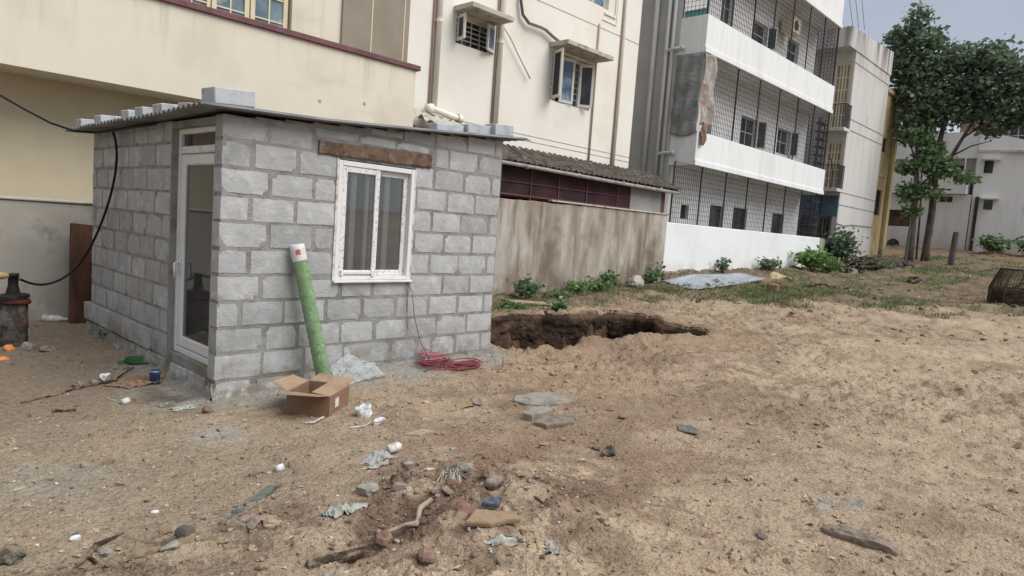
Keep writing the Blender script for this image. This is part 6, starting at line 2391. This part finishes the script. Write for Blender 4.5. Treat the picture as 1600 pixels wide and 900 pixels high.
brush('brush_heap', 26.0, 3.1, 1.7, .5, .55, 130, 'heap of dark dry branches and palm leaves below the stair tower', 71)
brush('brush_heap', 28.6, 2.6, 1.1, .4, .25, 50, 'flat scatter of dry branches right of the brushwood heap', 72)
rock('boulder', 24.6, 2.85, (.55, .4, .45), 'rock', 'pale stone in front of the brushwood heap', 'stone', 73, .2, .3)
rock('earth_ledge', 23.7, .55, (1.5, .6, .42), 'wood_dark', 'dark flat tree stump in the middle of the weedy ground', 'stump', 74, .1, .3, cuts=5)
for (x, y, hh, r, tl, lb) in ((31.1, 2.75, 1.55, .055, .03, 'thin dark fence post beside the slender tree'), (32.2, 1.25, 1.45, .12, .05, 'thick grey wooden post right of the trees')):
    z = Hs(x, y)
    m = MB()
    m.tube([(x, y, z - .1), (x + tl * .5, y - tl * .4, z + hh * .5), (x + tl, y - tl, z + hh)], [r * 1.05, r, r * .95], 9)
    tag(m.build('fence_post', 'post_wood', smooth=False), lb, 'post', 'wooden posts near the trees')
m = MB()
m.tube([(33.6, 2.9, 1.2), (33.7, 3.0, 3.5), (33.9, 3.2, 5.4)], [.05, .045, .03], 7)
tag(m.build('thin_pole', 'post_wood', smooth=True), 'thin leaning pole between the two tree trunks', 'pole')

# --- rusty wire cage at the right edge
cz = float(macro(np.array([18.8]), np.array([-3.3]))[0]) - .02
CG = thing('wire_cage', (19.05, -3.4, cz), 'rusty wire mesh cage with slanted end at the right edge', 'cage')
c_b = [Vector((17.95, -2.62, cz)), Vector((18.7, -4.15, cz)), Vector((20.3, -3.6, cz)), Vector((19.4, -2.1, cz))]
c_m = [p + Vector((0, 0, .42)) for p in c_b]
cen = sum(c_b, Vector()) / 4
c_t = [Vector((cen.x + (p.x - cen.x) * .80, cen.y + (p.y - cen.y) * .80, cz + .92)) for p in c_b]
m = MB()
for i in range(4):
    j = (i + 1) % 4
    for ring in (c_b, c_m, c_t):
        m.tube([ring[i], ring[j]], .020, 6)
    m.tube([c_b[i], c_m[i], c_t[i]], .020, 6)
m.build('frame', 'iron_rust', CG)
for i in range(4):
    j = (i + 1) % 4
    a = c_t[i] * .8 + c_t[j] * .2
    for (q, r_) in ((.45, .02), (.15, .018), (.70, .02)):
        MB().tube([a, c_m[i] * (1 - q) + c_m[j] * q], r_, 5).build('brace', 'iron_rust', CG)
m = MB()
for i in range(4):
    j = (i + 1) % 4
    for k in range(1, 24):
        t = k / 24
        m.tube([c_m[i].lerp(c_m[j], t), c_t[i].lerp(c_t[j], t)], .004, 3, False)
        m.tube([c_b[i].lerp(c_b[j], t), c_m[i].lerp(c_m[j], t)], .006, 3, False)
    for k in range(1, 14):
        t = k / 14
        m.tube([c_m[i].lerp(c_t[i], t), c_m[j].lerp(c_t[j], t)], .004, 3, False)
        m.tube([c_b[i].lerp(c_m[i], t), c_b[j].lerp(c_m[j], t)], .006, 3, False)
tag(m.build('wire_mesh', 'iron_rust', CG), kind='stuff')
m = MB()
for i in range(4):
    j = (i + 1) % 4
    pi, pj = c_b[i].lerp(cen, .05), c_b[j].lerp(cen, .05)
    qi, qj = c_m[i].lerp(cen + Vector((0, 0, .42)), .05), c_m[j].lerp(cen + Vector((0, 0, .42)), .05)
    m.add([tuple(pi), tuple(pj), tuple(qj - Vector((0, 0, .08))), tuple(qi - Vector((0, 0, .05)))], [(0, 1, 2, 3)])
m.build('sheet_lining', 'wood_dark', CG)

# --- overhead wires at the top right
m = MB()
for k in range(3):
    m.tube([(26.5 + k * .7, 4.5, 10.3 + .1 * k), (27.5 + k, 5.4, 13.0), (29 + k, 7.0, 18.0)], .012, 4)
tag(m.build('overhead_wires', 'wire_grey'), 'thin wires rising into the sky from the stair tower roof', 'wires')


# ------------------------------------------------------------------ loose gravel, clods and twigs that nobody could count
def scatter_bits(name, n, rmin, rmax, smin, smax, pal, seed, label, flat=.6, base=ICO0, red=True):
    g = np.random.default_rng(seed)
    a = g.uniform(-rad(44), rad(46), n * 3) + YAW
    r = np.exp(g.uniform(math.log(rmin), math.log(rmax), n * 3))
    x, y = CPOS.x + r * np.cos(a), CPOS.y + r * np.sin(a)
    ok = ~((x > -.05) & (x < 3.1) & (y > -.03) & (y < 3.4)) & (pit_dist(x, y) < .05) & (y < 4.25)
    dens = .30 + .9 * sstep(.42, .68, fbm(x * 1.3, y * 1.3, seed + 5, 3)) + 1.0 * np.exp(-(((x - .15) / .9) ** 2 + ((y + 2.75) / .6) ** 2)) + .7 * np.exp(-(((x + 1.1) / .5) ** 2 + ((y + 2.2) / .3) ** 2))
    ok &= g.uniform(size=len(x)) * 1.3 < dens
    x, y, r = x[ok][:n], y[ok][:n], r[ok][:n]
    k = len(x)
    s = smin * (smax / smin) ** (g.uniform(size=k) ** 2.2) * (1 + .06 * r)
    z = H(x, y)
    bv, bf = base
    m_ = len(bv)
    V = bv[None] * (1 + .28 * g.normal(size=(k, m_, 1)))
    V = V * s[:, None, None] * np.stack([g.uniform(.7, 1.4, k), g.uniform(.6, 1.1, k), np.full(k, flat) * g.uniform(.6, 1.2, k)], 1)[:, None, :]
    th = g.uniform(0, 6.28, k)
    c, sn = np.cos(th)[:, None], np.sin(th)[:, None]
    X_ = V[..., 0] * c - V[..., 1] * sn
    Y_ = V[..., 0] * sn + V[..., 1] * c
    V = np.stack([X_ + x[:, None], Y_ + y[:, None], V[..., 2] + (z + s * flat * .25)[:, None]], -1).reshape(-1, 3)
    F = (np.array(bf)[None] + (np.arange(k) * m_)[:, None, None]).reshape(-1, 3)
    gc = ground_colour(x, y, z)
    pal = np.array(pal)
    pc = pal[g.integers(0, len(pal), k)]
    own = g.uniform(size=k)[:, None] < .22
    col = np.where(own, pc, gc * g.uniform(.78, 1.1, k)[:, None])
    col = np.repeat(col, m_, axis=0)
    o = mesh_np(name, V, F, col, 'dirtbits', None, (0, 0, 0))
    tag(o, label, kind='stuff')


GREY = [S(150, 146, 138), S(120, 116, 108), S(176, 170, 160), S(96, 88, 78), S(152, 112, 90), S(128, 84, 64), S(110, 88, 68), S(190, 182, 168)]
scatter_bits('gravel', 15000, 2.0, 13, .0025, .010, GREY, 201, 'fine gravel and grit strewn over the sand')
scatter_bits('clods', 900, 2.0, 24, .008, .026, [S(150, 126, 100), S(136, 112, 88), S(162, 138, 112), S(126, 100, 78), S(142, 108, 86)], 202, 'small earth clods scattered over the plot', .55, ICO1)


def twigs(n, seed):
    g = np.random.default_rng(seed)
    a = g.uniform(-rad(44), rad(46), n * 2) + YAW
    r = np.exp(g.uniform(math.log(2.0), math.log(26), n * 2))
    x, y = CPOS.x + r * np.cos(a), CPOS.y + r * np.sin(a)
    ok = ~((x > -.05) & (x < 3.1) & (y > -.03) & (y < 3.4)) & (pit_dist(x, y) < .0) & (y < 4.2)
    x, y, r = x[ok][:n], y[ok][:n], r[ok][:n]
    k = len(x)
    L = .009 * (4.5 ** (g.uniform(size=k) ** 1.8)) * (1 + .12 * r)
    w = L * g.uniform(.05, .22, k)
    th = g.uniform(0, 6.28, k)
    dx, dy = np.cos(th), np.sin(th)
    x1, y1 = x + dx * L, y + dy * L
    z0, z1 = H(x, y) + .003, H(x1, y1) + .003 + g.uniform(0, .3, k) * L
    xm, ym = (x + x1) / 2, (y + y1) / 2
    zm = H(xm, ym) + .004 + L * .08
    V = np.stack([np.stack([x, y, z0], 1), np.stack([xm - dy * w, ym + dx * w, zm - .002], 1), np.stack([x1, y1, z1], 1), np.stack([xm + dy * w, ym - dx * w, zm - .002], 1), np.stack([xm, ym, zm + w * .7 + .001], 1)], 1).reshape(-1, 3)
    i = np.arange(k) * 5
    T = np.concatenate([np.stack([i, i + 3, i + 4], 1), np.stack([i + 3, i + 2, i + 4], 1), np.stack([i + 2, i + 1, i + 4], 1), np.stack([i + 1, i, i + 4], 1)])
    pal = np.array([S(98, 80, 63), S(84, 68, 53), S(116, 96, 74), S(148, 128, 102), S(108, 86, 67), S(176, 164, 144)])
    c = pal[g.integers(0, len(pal), k)] * g.uniform(.8, 1.2, k)[:, None]
    o = mesh_np('litter', V, T, np.repeat(c, 5, axis=0), 'dirtbits', None, (0, 0, 0))
    tag(o, 'dry twigs and leaf litter scattered over the sand', kind='stuff')


twigs(3800, 203)
scatter_bits('far_rubble', 1500, 13, 44, .010, .036, [S(120, 104, 84), S(96, 82, 66), S(170, 164, 152), S(132, 100, 80), S(84, 74, 60)], 204, 'small rubble and clods on the weedy ground at the back', .6, ICO1)

# whatever carries a category is a thing in its own right (walls and loose slabs too)
for o in list(COL.objects):
    if o.parent is None and o.get('category') and not o.get('kind'):
        o['kind'] = 'thing'
